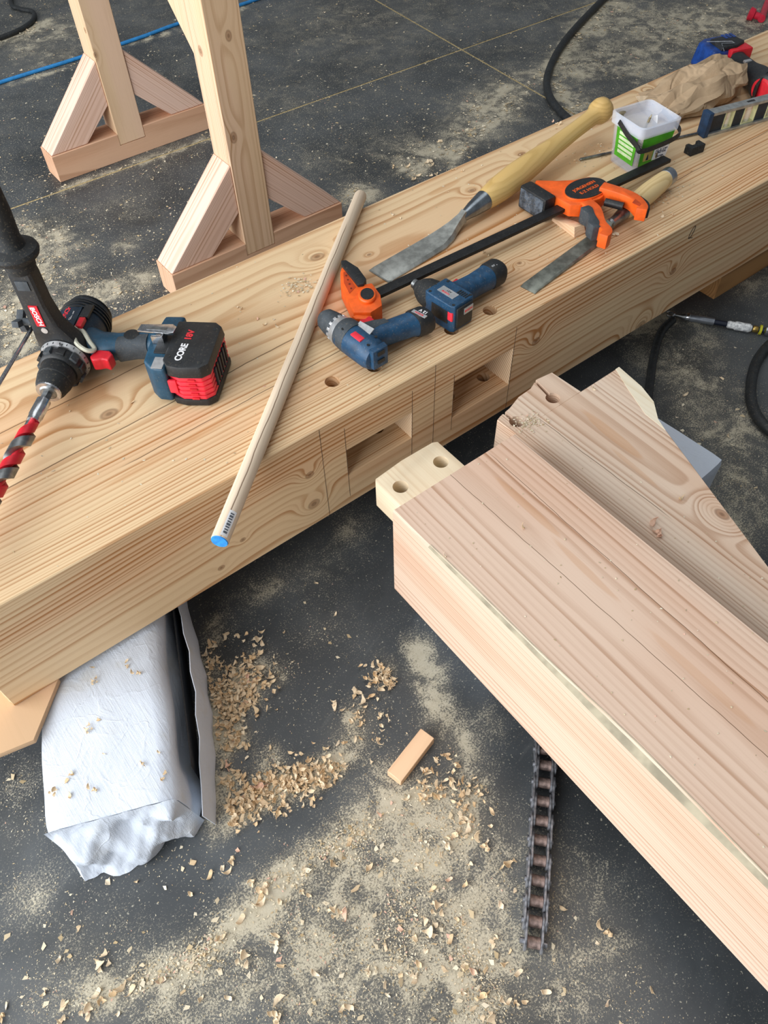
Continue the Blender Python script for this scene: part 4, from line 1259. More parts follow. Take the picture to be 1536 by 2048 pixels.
lb = label_patch('L', -1.05, 0.72, lz0, lz1, GREEN, 'side_label', tub)
for r_ in range(5):
    label_patch('L', -0.85, 0.45, 0.030 + r_ * 0.0095, 0.0365 + r_ * 0.0095, plain('pale_print', '#c5dcb0', 0.6), 'print_block', lb, 0.0010)
lf = label_patch('F', -1.05, 1.08, lz0, lz1, GREEN, 'front_label', tub)
label_patch('F', -0.02, 1.05, 0.026, 0.052, WHITE, 'size_panel', lf, 0.0010)
p = face_pt('F', 0.52, 0.0425, 0.0017)
text('15x3-1/2"', 0.0125, plain('blue_black_ink', '#1b2440', 0.6), lf, p, (1, 0, 0), (0, 0, 1), sx=0.62, bold=0.0002)
p = face_pt('F', 0.52, 0.0315, 0.0017)
text('STRUCTURAL', 0.0042, plain('blue_black_ink', '#1b2440', 0.6), lf, p, (1, 0, 0), (0, 0, 1), sx=0.8)
label_patch('F', -0.75, -0.1, 0.029, 0.050, plain('label_tan', '#b7a05c', 0.6), 'picture_panel', lf, 0.0010)
MB().prism([(-0.003, 0), (0.003, 0), (0.0, 0.016)], -0.0003, 0.0003, Matrix.Translation(face_pt('F', -0.45, 0.031, 0.0018)) @ Matrix.Rotation(PI / 2, 4, 'X')).build('arrow_mark', plain('blue_black_ink', '#1b2440', 0.6), lf)
# folding handle hanging on the front
hz = 0.082
pts = [(-0.0535, 0.018, BH - 0.008), (-0.0540, -0.015, BH - 0.022), (-0.0530, -0.046, 0.070), (-0.046, -0.0535, 0.061), (0.0, -0.0545, 0.062), (0.042, -0.0535, 0.068), (0.0520, -0.048, 0.078), (0.0545, -0.02, BH - 0.016), (0.0530, 0.012, BH - 0.008)]
rg = []
pp = spline(pts, 6)
for i, q in enumerate(pp):
    d = (pp[min(i + 1, len(pp) - 1)] - pp[max(i - 1, 0)]).normalized()
    up = V((0, 0, 1))
    s = d.cross(up).normalized()
    hw = 0.0048
    u_ = s.cross(d).normalized()
    rg.append([q + u_ * hw + s * 0.0012, q + u_ * hw - s * 0.0012, q - u_ * hw - s * 0.0012, q - u_ * hw + s * 0.0012])
MB().rings(rg).build('carry_handle', BLACK, tub, angle=30)

# screws in the tub, each its own thing
M_SCREW = plain('tan_coated_screw', '#b9a987', 0.35, 0.8, var=0.12)


def screw_mesh():
    m_ = MB()
    prof = [(0.0, 0.0008), (0.006, 0.0020)]
    x = 0.006
    while x < 0.040:
        prof += [(x, 0.0021), (x + 0.0012, 0.0033), (x + 0.0024, 0.0021)]
        x += 0.0034
    prof += [(0.041, 0.0024), (0.074, 0.0024), (0.078, 0.0045), (0.0795, 0.0068), (0.081, 0.0070), (0.0815, 0.004)]
    m_.lathe(prof, (0, 0, 0), (1, 0, 0), 10)
    o_ = m_.build('wood_screw', M_SCREW, angle=50)
    return o_


s0 = screw_mesh()
rs = random.Random(5)
first = True
placed = []
R6 = Matrix.Rotation(math.radians(-10), 3, 'Z')
for k in range(16):
    if k < 2:
        continue
    a = rs.uniform(-0.5, 0.5) + (PI if rs.random() < 0.5 else 0) + PI / 2
    cx, cy = rs.uniform(-0.020, 0.020), rs.uniform(-0.006, 0.006)
    zz = 0.0112 + 0.006 * (k // 3)
    d = V((math.cos(a) * 1, math.sin(a), 0.0)).normalized()
    c = R6 @ V((cx * (1 - abs(math.sin(a)) * 0.1), cy, 0))
    ws = 0.038
    st_ = c - (R6 @ d) * 0.0375
    placed.append((V((tub.location.x + st_.x, tub.location.y + st_.y, TOP + zz)), R6 @ d))
# two screws standing up, points showing over the pile
placed.append((V((tub.location.x + 0.014, tub.location.y - 0.002, TOP + 0.098)), V((-0.18, 0.16, -1))))
placed.append((V((tub.location.x - 0.022, tub.location.y + 0.028, TOP + 0.020)), V((-0.05, 0.16, 1))))
for k, (p, d) in enumerate(placed):
    o_ = s0 if first else s0.copy()
    if not first:
        COL.objects.link(o_)
    first = False
    o_.location = p
    o_.rotation_euler = d.to_track_quat('X', 'Z').to_euler()
    if k == len(placed) - 2:
        tag(o_, 'screw standing point up in the middle of the tub', 'screw')
    elif k == len(placed) - 1:
        tag(o_, 'screw standing head up in the back corner of the tub', 'screw')
    else:
        tag(o_, 'tan coated wood screw lying at the bottom of the clear tub', 'screw', 'screws heaped in the clear tub')
pc = MB().prism([(-0.012, 0), (0.014, 0), (0.010, 0.058), (-0.004, 0.066)], -0.0003, 0.0003).build('paper_card', WHITE)
pc.location = (tub.location.x + 0.030, tub.location.y - 0.012, TOP + 0.034)
pc.rotation_euler = (math.radians(82), 0, math.radians(70))
tag(pc, 'white paper slip standing inside the screw tub', 'paper')

# thin steel rod behind the tub
p0, p1 = at(1160, 319, TOP + 0.0035), at(1415, 262, TOP + 0.0035)
dv = p1 - p0
rod = MB().lathe([(0, 0.0022), (0.001, 0.0031), (0.06, 0.0031), (0.062, 0.0026), (dv.length, 0.0026)], (0, 0, 0), (1, 0, 0), 12).build('long_drill_bit', DSTEEL)
rod.location = p0
rod.rotation_euler = (0, 0, math.atan2(dv.y, dv.x))
tag(rod, 'thin dark steel rod lying behind the screw tub', 'steel rod')

# small black plastic clip
cp = MB().prism([(-0.019, -0.010), (0.019, -0.010), (0.019, 0.011), (0.010, 0.011), (0.008, 0.002), (-0.008, 0.002), (-0.010, 0.011), (-0.019, 0.011)], 0.0, 0.018).build('plastic_clip', RUBBER, bevel=0.0015)
q = at(1387, 305, TOP)
cp.location = (q.x, q.y, TOP + 0.0002)
cp.rotation_euler = (0, 0, math.radians(-8))
tag(cp, 'small black U-shaped plastic clip beside the screw tub', 'clip')

# ------------------------------------------------------------------ spirit level
l0, l1 = at(1402, 272, TOP), at(1536, 236, TOP)
dv = l1 - l0
lev = empty('spirit_level', (l0.x, l0.y, TOP), math.atan2(dv.y, dv.x), 'dark spirit level with yellow-framed vials, in front of the paper bag', 'level')
ALU = plain('brushed_aluminium', '#b4b7b6', 0.4, 0.8, var=0.1)
NAVY = plain('level_navy', '#1b2733', 0.5, var=0.15)
LL, LH = 0.42, 0.052
MB().box(0.006, LL, -0.0105, 0.0105, LH - 0.007, LH).build('top_flange', ALU, lev, bevel=0.0008)
MB().box(0.006, LL, -0.0105, 0.0105, 0.0, 0.006).build('bottom_flange', ALU, lev, bevel=0.0008)
wins = [(0.048, 0.074), (0.100, 0.136), (0.166, 0.202), (0.290, 0.330)]
edges = [0.008] + [v for w_ in wins for v in w_] + [LL - 0.002]
for k in range(0, len(edges), 2):
    MB().box(edges[k], edges[k + 1], -0.0045, 0.0045, 0.006, LH - 0.007).build('web_panel', NAVY, lev)
for (a, b) in wins:
    vf = MB().box(a, b, -0.0060, 0.0060, 0.006, 0.0085).box(a, b, -0.006, 0.006, LH - 0.0095, LH - 0.007).box(a, a + 0.0025, -0.006, 0.006, 0.0085, LH - 0.0095).box(b - 0.0025, b, -0.006, 0.006, 0.0085, LH - 0.0095)
    vfo = vf.build('vial_frame', plain('pale_yellow', '#cfcd9d', 0.5), lev, bevel=0.0006)
    MB().lathe([(0, 0.0055), (LH - 0.018, 0.0055)], ((a + b) / 2, 0, 0.009), (0, 0, 1), 12).build('vial', glassy('vial_clear', '#dfe0c4', 0.25, 0.1), vfo)
MB().box(-0.004, 0.008, -0.0125, 0.0125, -0.0 + 0.0003, LH + 0.001).build('end_cap', plain('cap_blue', '#173a5c', 0.5, var=0.15), lev, bevel=0.002)
MB().box(0.105, 0.125, -0.003, 0.003, LH - 0.001, LH + 0.0004).build('top_slot', BLACK, lev)

# ------------------------------------------------------------------ crumpled brown paper bag
M_KRAFT = bpy.data.materials.new('kraft_paper')
N = NT(M_KRAFT)
x, y, z = N.coords()
v = N.vec(x, y, z)
n1 = N.noise(v, 22.0, 3.0, 0.55, 0.8)
crease = (N.noise(v, 13.0, 2.0, 0.5, 0.4) - 0.5).abs()
N.bsdf(N.mix(N.step(n1, 0.35, 0.65) * 0.5, lin('#b59d80'), lin('#9c856a')), 0.85, 0.0, N.bump(n1 * 0.7 + N.step(crease, 0.0, 0.06) * 0.5, 0.7, 0.005), 0.15)
bgo = V((0.936, 0.340, TOP + 0.0006))
bg_dir = V((0.223, -0.036, 0)).normalized()
bg_s = V((-bg_dir.y, bg_dir.x, 0))
rs = random.Random(21)
rg = []
nl, nc = 22, 26
for i in range(nl + 1):
    t = i / nl
    L_ = 0.222 * t
    hgt = 0.016 + 0.056 * min(1, t * 1.5) ** 0.8
    if t > 0.93:
        hgt *= 0.93
    wid = 0.064 - 0.016 * t
    ring = []
    for j in range(nc):
        a = 2 * PI * j / nc
        ca, sa = math.cos(a), math.sin(a)
        pw = 5.0 if sa < 0 else 3.2
        rr = (abs(ca) ** pw + abs(sa) ** pw) ** (-1 / pw)
        w_, h_ = ca * rr * wid, sa * rr * hgt / 2
        jit = 0.006 * math.sin(t * 17 + math.sin(a * 3) * 2.2) + 0.004 * math.sin(a * 7 + t * 9)
        w_ += jit * abs(ca) + (-0.012 * math.sin(t * PI) if ca < 0 and sa < 0.3 else 0)
        h_ += 0.008 * max(0, sa) * math.sin(t * 11 + w_ * 90) + 0.006 * max(0, sa) * math.sin(w_ * 160 + 2)
        ring.append(bg_dir * (L_ + 0.010 * math.sin(a * 2 + 1) * (1 if i == 0 else 0)) + bg_s * w_ + V((0, 0, max(0.0, hgt / 2 + h_))))
    rg.append(ring)
mb_ = MB().rings(rg, cap=True)
pb = mb_.build('paper_bag', M_KRAFT, angle=16)
pb.location = bgo
tag(pb, 'crumpled brown paper bag lying on the beam behind the screw tub', 'paper bag')
# white corner of a second sheet in the bag mouth
MB().add([bg_s * -0.02 + V((-0.028, 0, 0.003)), bg_s * 0.062 + V((-0.004, 0, 0.016)), bg_s * 0.03 + bg_dir * 0.03 + V((0, 0, 0.022)), bg_s * -0.02 + bg_dir * 0.02 + V((0, 0, 0.018)),
          bg_s * -0.02 + V((-0.028, 0, 0.002)), bg_s * 0.062 + V((-0.004, 0, 0.015)), bg_s * 0.03 + bg_dir * 0.03 + V((0, 0, 0.021)), bg_s * -0.02 + bg_dir * 0.02 + V((0, 0, 0.017))],
         [(0, 1, 2, 3), (7, 6, 5, 4), (0, 4, 5, 1), (1, 5, 6, 2), (2, 6, 7, 3), (3, 7, 4, 0)]).build('bag_mouth_flap', plain('pale_kraft', '#cdb698', 0.85), pb)

# ------------------------------------------------------------------ blue and red power tool behind the bag
NB = plain('deep_blue_shell', '#173f86', 0.35, var=0.15)
pt = empty('power_tool', (1.245, 0.392, TOP), math.radians(-18), 'blue and black power tool with red battery behind the paper bag', 'power tool')
MB().prism([(-0.062, -0.036), (-0.058, 0.044), (-0.030, 0.060), (0.040, 0.058), (0.056, 0.040), (0.058, -0.030)], 0.0005, 0.052, top_scale=0.86).build('blue_shell', NB, pt, bevel=0.008, segs=3)
MB().prism([(-0.032, -0.026), (-0.030, 0.030), (0.036, 0.034), (0.044, -0.012), (0.010, -0.028)], 0.051, 0.060, top_scale=0.92).build('top_cover', BLACK, pt, bevel=0.003)
MB().box(-0.010, 0.050, -0.040, -0.004, 0.020, 0.0535).build('red_latch', RED, pt, bevel=0.005)
MB().box(-0.045, -0.012, -0.042, -0.025, 0.018, 0.040).build('red_latch', RED, pt, bevel=0.004)
MB().tube([V((-0.044, 0.020, 0.058)), V((0.004, -0.012, 0.063)), V((0.006, -0.020, 0.062)), V((-0.024, -0.010, 0.062)), V((-0.030, -0.034, 0.054))], 0.0012, 8).build('wire_clip', STEEL, pt)
for k in range(3):
    MB().box(0.006 + k * 0.011, 0.013 + k * 0.011, 0.014, 0.036, 0.0592, 0.0606).build('vent_slot', NB, pt)
gp_ = MB().rings([superring(c, (0.86, 0.5, 0), (0, 0, 1), a, b, 2.6, 22) for (c, a, b) in (((0.010, -0.030, 0.026), 0.034, 0.024), ((0.006, -0.062, 0.026), 0.028, 0.022), ((0.000, -0.110, 0.028), 0.026, 0.023), ((-0.012, -0.150, 0.032), 0.036, 0.028), ((-0.022, -0.185, 0.034), 0.040, 0.032))]).build('handle', BLACK, pt, angle=55)
MB().box(-0.014, 0.004, -0.098, -0.088, 0.0475, 0.0525).build('grey_tag', SILVER, pt, bevel=0.0006)
MB().lathe([(-0.052, 0.026), (-0.048, 0.032), (0.10, 0.034), (0.108, 0.028)], (0.008, -0.190, 0.0345), (1, 0.28, 0), 28).build('tool_body', BLACK, pt)
MB().lathe([(-0.004, 0.0262), (0.0005, 0.0262), (0.004, 0.022)], (-0.0415, -0.2045, 0.0345), (-1, -0.28, 0), 28).build('red_end_cap', RED, pt)
MB().box(0.000, 0.040, -0.176, -0.160, 0.0655, 0.0690).build('red_stripe', RED, pt, bevel=0.001)

# ================================================================== FLOOR THINGS
def hose(name, pts, r, mat, label, cat, n=10):
    o_ = MB().tube(spline(pts, n), r, 12).build(name, mat, angle=60)
    return tag(o_, label, cat)


HB = plain('black_hose', '#1f2326', 0.55, var=0.15, dirt=0.2)
f = lambda u, v, z: at(u, v, z)
hose('air_hose', [f(1260, -50, .013), f(1205, 0, .013), f(1135, 75, .013), f(1100, 135, .013), f(1095, 180, .013), f(1118, 220, .013), f(1170, 262, .013), f(1260, 300, .013)], 0.0125, HB,
     'thick black hose curving on the floor beyond the beam', 'hose')
hose('blue_cable', [f(-160, 222, .006), f(0, 165, .006), f(150, 118, .006), f(280, 75, .006), f(360, 46, .006), f(510, 0, .006), f(640, -50, .006)], 0.0062, plain('blue_jacket', '#2b83c4', 0.5),
     'bright blue cable running across the floor behind the sawhorse', 'cable')
hose('electric_cable', [f(18, -60, .009), f(22, 5, .009), f(38, 17, .009), f(66, 24, .009), f(66, 40, .009), f(44, 57, .009), f(0, 76, .009), f(-90, 105, .009)], 0.0085, HB,
     'black cord bent in a hook in the top left of the floor', 'cord')
hose('hydraulic_hose', [f(1640, 700, .012), f(1560, 680, .012), f(1518, 715, .012), f(1502, 770, .012), f(1508, 820, .012), f(1545, 865, .012), f(1640, 920, .012)], 0.0115, HB,
     'black hose looping in at the right edge of the floor', 'hose')
hose('rubber_hose', [f(1345, 640, .010), f(1322, 665, .010), f(1308, 710, .010), f(1300, 765, .010), f(1292, 830, .010), f(1280, 900, .010)], 0.0095, HB,
     'dusty black hose end running down from the ringed cable fitting', 'hose')

# cable fitting with a ring eye
a0, a1 = at(1342, 628, 0.012), at(1536, 662, 0.012)
dv = a1 - a0
fit = empty('cable_fitting', (a0.x, a0.y, 0), math.atan2(dv.y, dv.x), 'steel ring-ended cable fitting with pale sleeve on the floor at right', 'cable fitting')
tor = MB()
rg = []
for k in range(24):
    a = 2 * PI * k / 24
    c = V((math.cos(a) * 0.0085, math.sin(a) * 0.0085, 0.011))
    rd = V((math.cos(a), math.sin(a), 0))
    rg.append([c + rd * (math.cos(b) * 0.003) + V((0, 0, math.sin(b) * 0.0045)) for b in [2 * PI * j / 8 for j in range(8)]])
rg.append(rg[0])
tor.rings(rg, cap=False).build('ring_eye', STEEL, fit)
MB().lathe([(0.010, 0.004), (0.024, 0.0048), (0.030, 0.0075), (0.034, 0.0078), (0.036, 0.006)], (0, 0, 0.011), (1, 0, 0), 14).build('neck', DSTEEL, fit)
MB().lathe([(0.034, 0.0085), (0.040, 0.0092), (0.100, 0.0092), (0.101, 0.006)], (0, 0, 0.011), (1, 0, 0), 16).build('sleeve', plain('grey_sleeve', '#8f959e', 0.35, 0.7), fit)
MB().lathe([(0.036, 0.0090), (0.040, 0.0098), (0.043, 0.0098), (0.044, 0.009)], (0, 0, 0.011), (1, 0, 0), 16).build('sleeve_ring', STEEL, fit)
MB().lathe([(0.10, 0.0062), (0.30, 0.0062)], (0, 0, 0.011), (1, 0, 0), 12).build('cable', plain('navy_cable', '#141c30', 0.5), fit)
MB().lathe([(0.130, 0.0066), (0.134, 0.0090), (0.146, 0.0085), (0.150, 0.0105), (0.170, 0.0100), (0.180, 0.0105), (0.186, 0.0068)], (0, 0, 0.011), (1, 0, 0), 12).build('white_wrap', plain('white_tape', '#dfe4ea', 0.6, var=0.2, scale=150), fit)
MB().lathe([(0.188, 0.0066), (0.190, 0.0078), (0.198, 0.0078), (0.200, 0.0066)], (0, 0, 0.011), (1, 0, 0), 12).build('brass_nut', plain('brass', '#b59a58', 0.35, 0.9), fit)
MB().lathe([(0.203, 0.0066), (0.2035, 0.0115), (0.208, 0.0115), (0.209, 0.0066)], (0, 0, 0.0117), (1, 0, 0), 14).build('yellow_ring', plain('yellow_band', '#c9c52d', 0.5), fit)
MB().lathe([(0.214, 0.0068), (0.217, 0.0100), (0.226, 0.0100), (0.229, 0.0068)], (0, 0, 0.011), (1, 0, 0), 8).build('hex_nut', STEEL, fit)

# red crank handle, far right
c0, c1 = at(1500, 27, 0.0225), at(1524, 35, 0.0145)
ck = empty('red_crank', (c1.x, c1.y, 0), 0, 'red crank handle at the top right corner of the floor', 'crank')
org = V((c1.x, c1.y, 0))
CRED = plain('crank_red', '#c81f3a', 0.35)
dk = (c0 - c1)
L_ = dk.length
MB().lathe([(0, 0.0115), (L_ * 0.6, 0.0125), (L_ * 0.68, 0.020), (L_ * 1.05, 0.0222), (L_ * 1.12, 0.014)], c1 - org, dk, 18).build('knob', CRED, ck)
d2 = at(1552, -40, 0.0145) - c1
MB().tube([c1 - org - d2 * 0.03, c1 - org + d2 * 0.5, c1 - org + d2], [0.0135, 0.0115, 0.0115], 14).build('crank_arm', CRED, ck)

# ------------------------------------------------------------------ roller chain
CH_D = plain('oily_chain_steel', '#8f9197', 0.36, 0.7, var=0.3, scale=70)
CH_R = plain('brown_roller_steel', '#927f78', 0.5, 0.5, var=0.25, scale=90)
PX = [(1091, 1498), (1090.5, 1529), (1088.2, 1564.5), (1085.8, 1601), (1083.3, 1640), (1080.8, 1679), (1078.9, 1719.5), (1076, 1760), (1073, 1801), (1070.5, 1842), (1067.5, 1884)]
RZ = 0.0145
cpt = [at(u, v, RZ + 0.004) for u, v in PX]
d0 = (cpt[0] - cpt[1])
pre = [cpt[0] + d0 * k for k in range(4, 0, -1)]
cpt = pre + cpt
chain = empty('roller_chain', (cpt[-1].x, cpt[-1].y, 0), 0, 'greasy steel roller chain lying on the floor beside the square timber', 'chain')
org = V((cpt[-1].x, cpt[-1].y, 0))
cpt = [V((q.x, q.y, RZ)) - org for q in cpt]
pitch = sum((cpt[i + 1] - cpt[i]).length for i in range(len(cpt) - 1)) / (len(cpt) - 1)


def plate_mesh(L_, h, t):
    n = 10
    out = []
    for sx in (1, -1):
        for k in range(n + 1):
            a = -PI / 2 + PI * k / n if sx > 0 else PI / 2 + PI * k / n
            out.append((sx * L_ / 2 + math.cos(a) * h, math.sin(a) * h))
        out.append((0, sx * h * 0.74))
    return MB().prism(out, -t / 2, t / 2, Matrix.Rotation(PI / 2, 4, 'X'))


proto_pl = plate_mesh(pitch, 0.0130, 0.0034).build('link_plate', CH_D, chain, bevel=0.0006, segs=1)
proto_ro = MB().lathe([(-0.0094, 0.0072), (-0.009, 0.0078), (0.009, 0.0078), (0.0094, 0.0072)], (0, 0, 0), (0, 1, 0), 18).build('roller', CH_R, chain)
proto_pn = MB().lathe([(-0.0190, 0.0034), (-0.0185, 0.0042), (0.0185, 0.0042), (0.0190, 0.0034)], (0, 0, 0), (0, 1, 0), 14).build('pin', CH_D, chain)
usedp = {}


def inst(proto, loc, rz):
    if proto.name not in usedp:
        usedp[proto.name] = 1
        o_ = proto
    else:
        o_ = proto.copy()
        COL.objects.link(o_)
    o_.parent = chain
    o_.location = loc
    o_.rotation_euler = (0, 0, rz)


for i, c in enumerate(cpt):
    dd = cpt[min(i + 1, len(cpt) - 1)] - cpt[max(i - 1, 0)]
    rz = math.atan2(dd.y, dd.x)
    inst(proto_ro, c, rz)
    inst(proto_pn, c, rz)
    if i < len(cpt) - 1:
        dd = cpt[i + 1] - c
        rz = math.atan2(dd.y, dd.x)
        nn = V((-math.sin(rz), math.cos(rz), 0))
        off = 0.0112 if i % 2 else 0.0148
        for s_ in (-1, 1):
            inst(proto_pl, (c + cpt[i + 1]) / 2 + nn * (s_ * off) + V((0, 0, 0.0)), rz)
# ================================================================== SHAVINGS AND SAWDUST
M_SHAV = bpy.data.materials.new('shaving_wood')
N = NT(M_SHAV)
x, y, z = N.coords()
oi = N.n('ShaderNodeObjectInfo')
rnd = X(N, oi.outputs['Random'])
fi = N.noise(N.vec(x * 900.0, y * 120.0, z * 900.0), 1.0, 2.0)
cc = N.mix(rnd, lin('#dcc39c'), lin('#f0e3ca'))
cc = N.mix(N.step(rnd, 0.90, 0.94) * 0.5, cc, lin('#d98f7c'))
N.bsdf(N.mix(N.step(fi, 0.35, 0.7) * 0.35, cc, lin('#c39a6c')), 0.75, 0.0, None, 0.2)

M_CHIP = bpy.data.materials.new('chip_wood')
N = NT(M_CHIP)
tn = X(N, N.n('ShaderNodeAttribute', attribute_name='tone').outputs['Fac'])
cc = N.mix(tn, lin('#b8a27c'), lin('#e8dfc8'))
N.bsdf(N.mix(N.step(tn, 0.95, 0.97) * 0.6, cc, lin('#d58c7a')), 0.8, 0.0, None, 0.15)


M_CURL = bpy.data.materials.new('curl_wood')
N = NT(M_CURL)
tn = X(N, N.n('ShaderNodeAttribute', attribute_name='tone').outputs['Fac'])
N.bsdf(N.mix(tn, lin('#d0ad80'), lin('#efdfc2')), 0.75, 0.0, None, 0.2)


def curl(seed):
    """one paper-thin curled plane shaving, about 12 mm"""
    r_ = random.Random(seed)
    R_ = r_.uniform(0.003, 0.0065)
    arc = r_.uniform(1.6, 4.2)
    wd_ = r_.uniform(0.003, 0.0055)
    tw = r_.uniform(-0.9, 0.9)
    n = 7
    pt_ = r_.uniform(0.0, 1.0)
    rg_ = []
    for i in range(n + 1):
        t = i / n
        a = arc * (t - 0.5)
        tap = max(0.08, (1 - abs(2 * t - 0.5 - pt_) * 0.85)) * (1 + 0.25 * math.sin(t * 9 + seed))
        c = V((math.sin(a) * R_, (t - 0.5) * tw * 0.012, R_ - math.cos(a) * R_))
        nn = V((-math.sin(a), 0, math.cos(a)))
        s_ = V((0, 1, 0)) * wd_ * tap + V((0, 0, 1)) * (wd_ * 0.4 * tap * tw)
        th = nn * 0.00025
        rg_.append([c - s_ + th, c + s_ + th, c + s_ - th, c - s_ - th])
    zmin = min(p.z for q in rg_ for p in q)
    rg_ = [[p - V((0, 0, zmin)) for p in q] for q in rg_]
    return MB().rings(rg_)


def cluster(seed, n):
    m_ = MB()
    r_ = random.Random(seed)
    for k in range(n):
        c = curl(seed * 31 + k)
        M_ = Matrix.Translation((r_.gauss(0, 0.005), r_.gauss(0, 0.005), r_.uniform(0, 0.003))) @ Matrix.Rotation(r_.uniform(0, 6.28), 4, 'Z') @ Matrix.Rotation(r_.uniform(-0.5, 0.5), 4, 'X') @ Matrix.Scale(r_.uniform(0.6, 1.1), 4)
        vv = [M_ @ V(p) for p in c.v]
        m_.add(vv, c.f)
    zm = min(p[2] for p in m_.v)
    m_.v = [(p[0], p[1], p[2] - zm) for p in m_.v]
    return m_


protos = [curl(k).build('wood_shaving', M_SHAV, angle=60).data for k in range(9)] + [cluster(k, 4).build('wood_shaving', M_SHAV, angle=60).data for k in range(4)]
for o_ in [o_ for o_ in bpy.data.objects if o_.name.startswith('wood_shaving')]:
    bpy.data.objects.remove(o_)

BLOCKED = [(-0.30, 0.03, -1.6, -0.05), (0.0, 0.32, -1.0, -0.15), (-0.85, 2.3, -0.01, 0.47), (0.30, 0.45, -0.42, -0.17)]


def free(x, y):
    for (a, b, c, d) in BLOCKED:
        if a < x < b and c < y < d:
            return False
    # the near bundle
    q = V((x + 0.762, y + 0.232, 0))
    t, s_ = q.dot(bd), q.dot(bs)
    if -0.03 < t < 0.64 and -0.115 < s_ < 0.135:
        return False
    q = V((x, y)) - V((of.location.x, of.location.y))
    e = V((math.cos(of.rotation_euler.z), math.sin(of.rotation_euler.z)))
    if -0.01 < q.dot(e) < 0.13 and abs(q.dot(V((-e.y, e.x)))) < 0.022:
        return False
    for c in cpt:
        if (V((c.x, c.y)) + V((org.x, org.y)) - V((x, y))).length < 0.026:
            return False
    return True


def visible(x, y, z=0.0, mar=20):
    q = CAM_R.transposed() @ (V((x, y, z)) - CAM_P)
    if q.z >= -0.05:
        return False
    u = 768 + FPX * q.x / -q.z
    v_ = 1024 - FPX * q.y / -q.z
    return -mar < u < 1536 + mar and -mar < v_ < 2048 + mar


def shaving(x, y, z, s_, label, group, mesh=None):
    me = mesh or random.choice(protos)
    o_ = bpy.data.objects.new('wood_shaving', me)
    o_.location = (x, y, z)
    o_.rotation_euler = (0, 0, random.uniform(0, 6.28))
    o_.scale = (s_, s_, s_)
    put(o_)
    return tag(o_, label, 'wood shaving', group)


random.seed(99)
n = 0
tries = 0


def where(x, y, big):
    lb_, gr_ = region(x, y)
    if big:
        return 'clump of several tangled shavings' + lb_[lb_.index(' ', lb_.index('shaving')):], 'clumps, ' + gr_
    return lb_, gr_


def region(x, y):
    """which neighbourhood of the floor a shaving lies in: label, group"""
    q = V((x + 0.762, y + 0.232, 0))
    if y > 0.47:
        if x < -0.05:
            return 'curled shaving on the floor left of the sawhorse foot', 'shavings left of the sawhorse'
        if x < 0.7:
            return 'loose shaving on the floor around the sawhorse feet', 'shavings around the sawhorse'
        return 'loose shaving on the floor beyond the beam near the black hose', 'shavings beyond the beam'
    if x > 0.33:
        return 'shaving on the shaded floor between the tapered timber and the hose', 'shavings right of the timbers'
    if q.dot(bs) < -0.10 and q.dot(bd) > -0.1:
        return 'shaving on the floor left of the white wrapped bundle', 'shavings left of the bundle'
    if q.dot(bd) > 0.02 and x < -0.42:
        return 'curled shaving in the heap along the right side of the white bundle', 'shavings heaped beside the white bundle'
    if (V((x, y)) - V((-0.36, -0.39))).length < 0.12:
        return 'shaving lying close to the small wood offcut on the floor', 'shavings around the offcut'
    if min((V((c.x + org.x, c.y + org.y)) - V((x, y))).length for c in cpt) < 0.09:
        return 'shaving on the floor close beside the roller chain', 'shavings beside the chain'
    if x > -0.22:
        return 'shaving on the floor in the bottom right corner below the square timber', 'shavings below the square timber'
    if x < -0.78:
        return 'pale single shaving on the floor in the lower left corner', 'shavings in the lower left corner'
    if x + y * 1.2 < -1.02:
        return 'pale single shaving on the floor along the bottom edge of the view', 'shavings along the bottom edge'
    if y > -0.30:
        return 'single shaving on the shaded floor between the beam and the offcut', 'shavings between beam and offcut'
    return 'pale single shaving on the sawdust fan in the foreground', 'shavings on the foreground sawdust fan'


HEAPS = [b for b in DUST if b[3] >= 0.95]
while n < 285 and tries < 60000:
    tries += 1
    u, v_ = random.uniform(0, 1536), random.uniform(0, 2048) if random.random() < 0.25 else random.uniform(1150, 2048)
    p = at(u, v_, 0)
    heap = n % 5 < 2
    if heap:
        b_ = random.choice(HEAPS)
        p = V((random.gauss(b_[0], b_[2] * 0.6), random.gauss(b_[1], b_[2] * 0.6), 0))
    if not free(p.x, p.y):
        continue
    d = float(dust_at(np.array([p.x]), np.array([p.y]))[0])
    if not heap and random.random() > 0.10 + d ** 3 * 0.5:
        continue
    big = random.random() < 0.22
    shaving(p.x, p.y, 0.0004, random.uniform(0.6, 1.25), *where(p.x, p.y, big), random.choice(protos[9:]) if big else random.choice(protos[:9]))
    n += 1

# the uncountable rest: small chips, crumbs and dust as one mesh on the floor and one on the timber tops


def flakes(name, items, label, cat='sawdust'):
    vs_, fs, tn_ = [], [], []
    for (x, y, z, s_, long_) in items:
        a = random.uniform(0, 6.28)
        ca, sa = math.cos(a), math.sin(a)
        l_, w_ = s_ * long_, s_
        tilt = random.uniform(-0.5, 0.5)
        k = len(vs_)
        tt = random.random()
        for (px, py, pz) in ((-l_, -w_, 0), (l_ * 0.6, -w_ * 0.8, 0), (l_, w_ * 0.4, abs(tilt) * w_), (-l_ * 0.3, w_, abs(tilt) * w_ * 1.6)):
            vs_.append((x + px * ca - py * sa, y + px * sa + py * ca, z + pz + 0.0004))
            tn_.append(tt)
        fs += [(k, k + 1, k + 2, k + 3)]
    me = bpy.data.meshes.new(name)
    me.from_pydata(vs_, [], fs)
    at_ = me.attributes.new('tone', 'FLOAT', 'POINT')
    at_.data.foreach_set('value', np.array(tn_, dtype=np.float32))
    me.materials.append(M_CHIP)
    o_ = bpy.data.objects.new(name, me)
    put(o_)
    o_['kind'] = 'stuff'
    return tag(o_, label, cat)


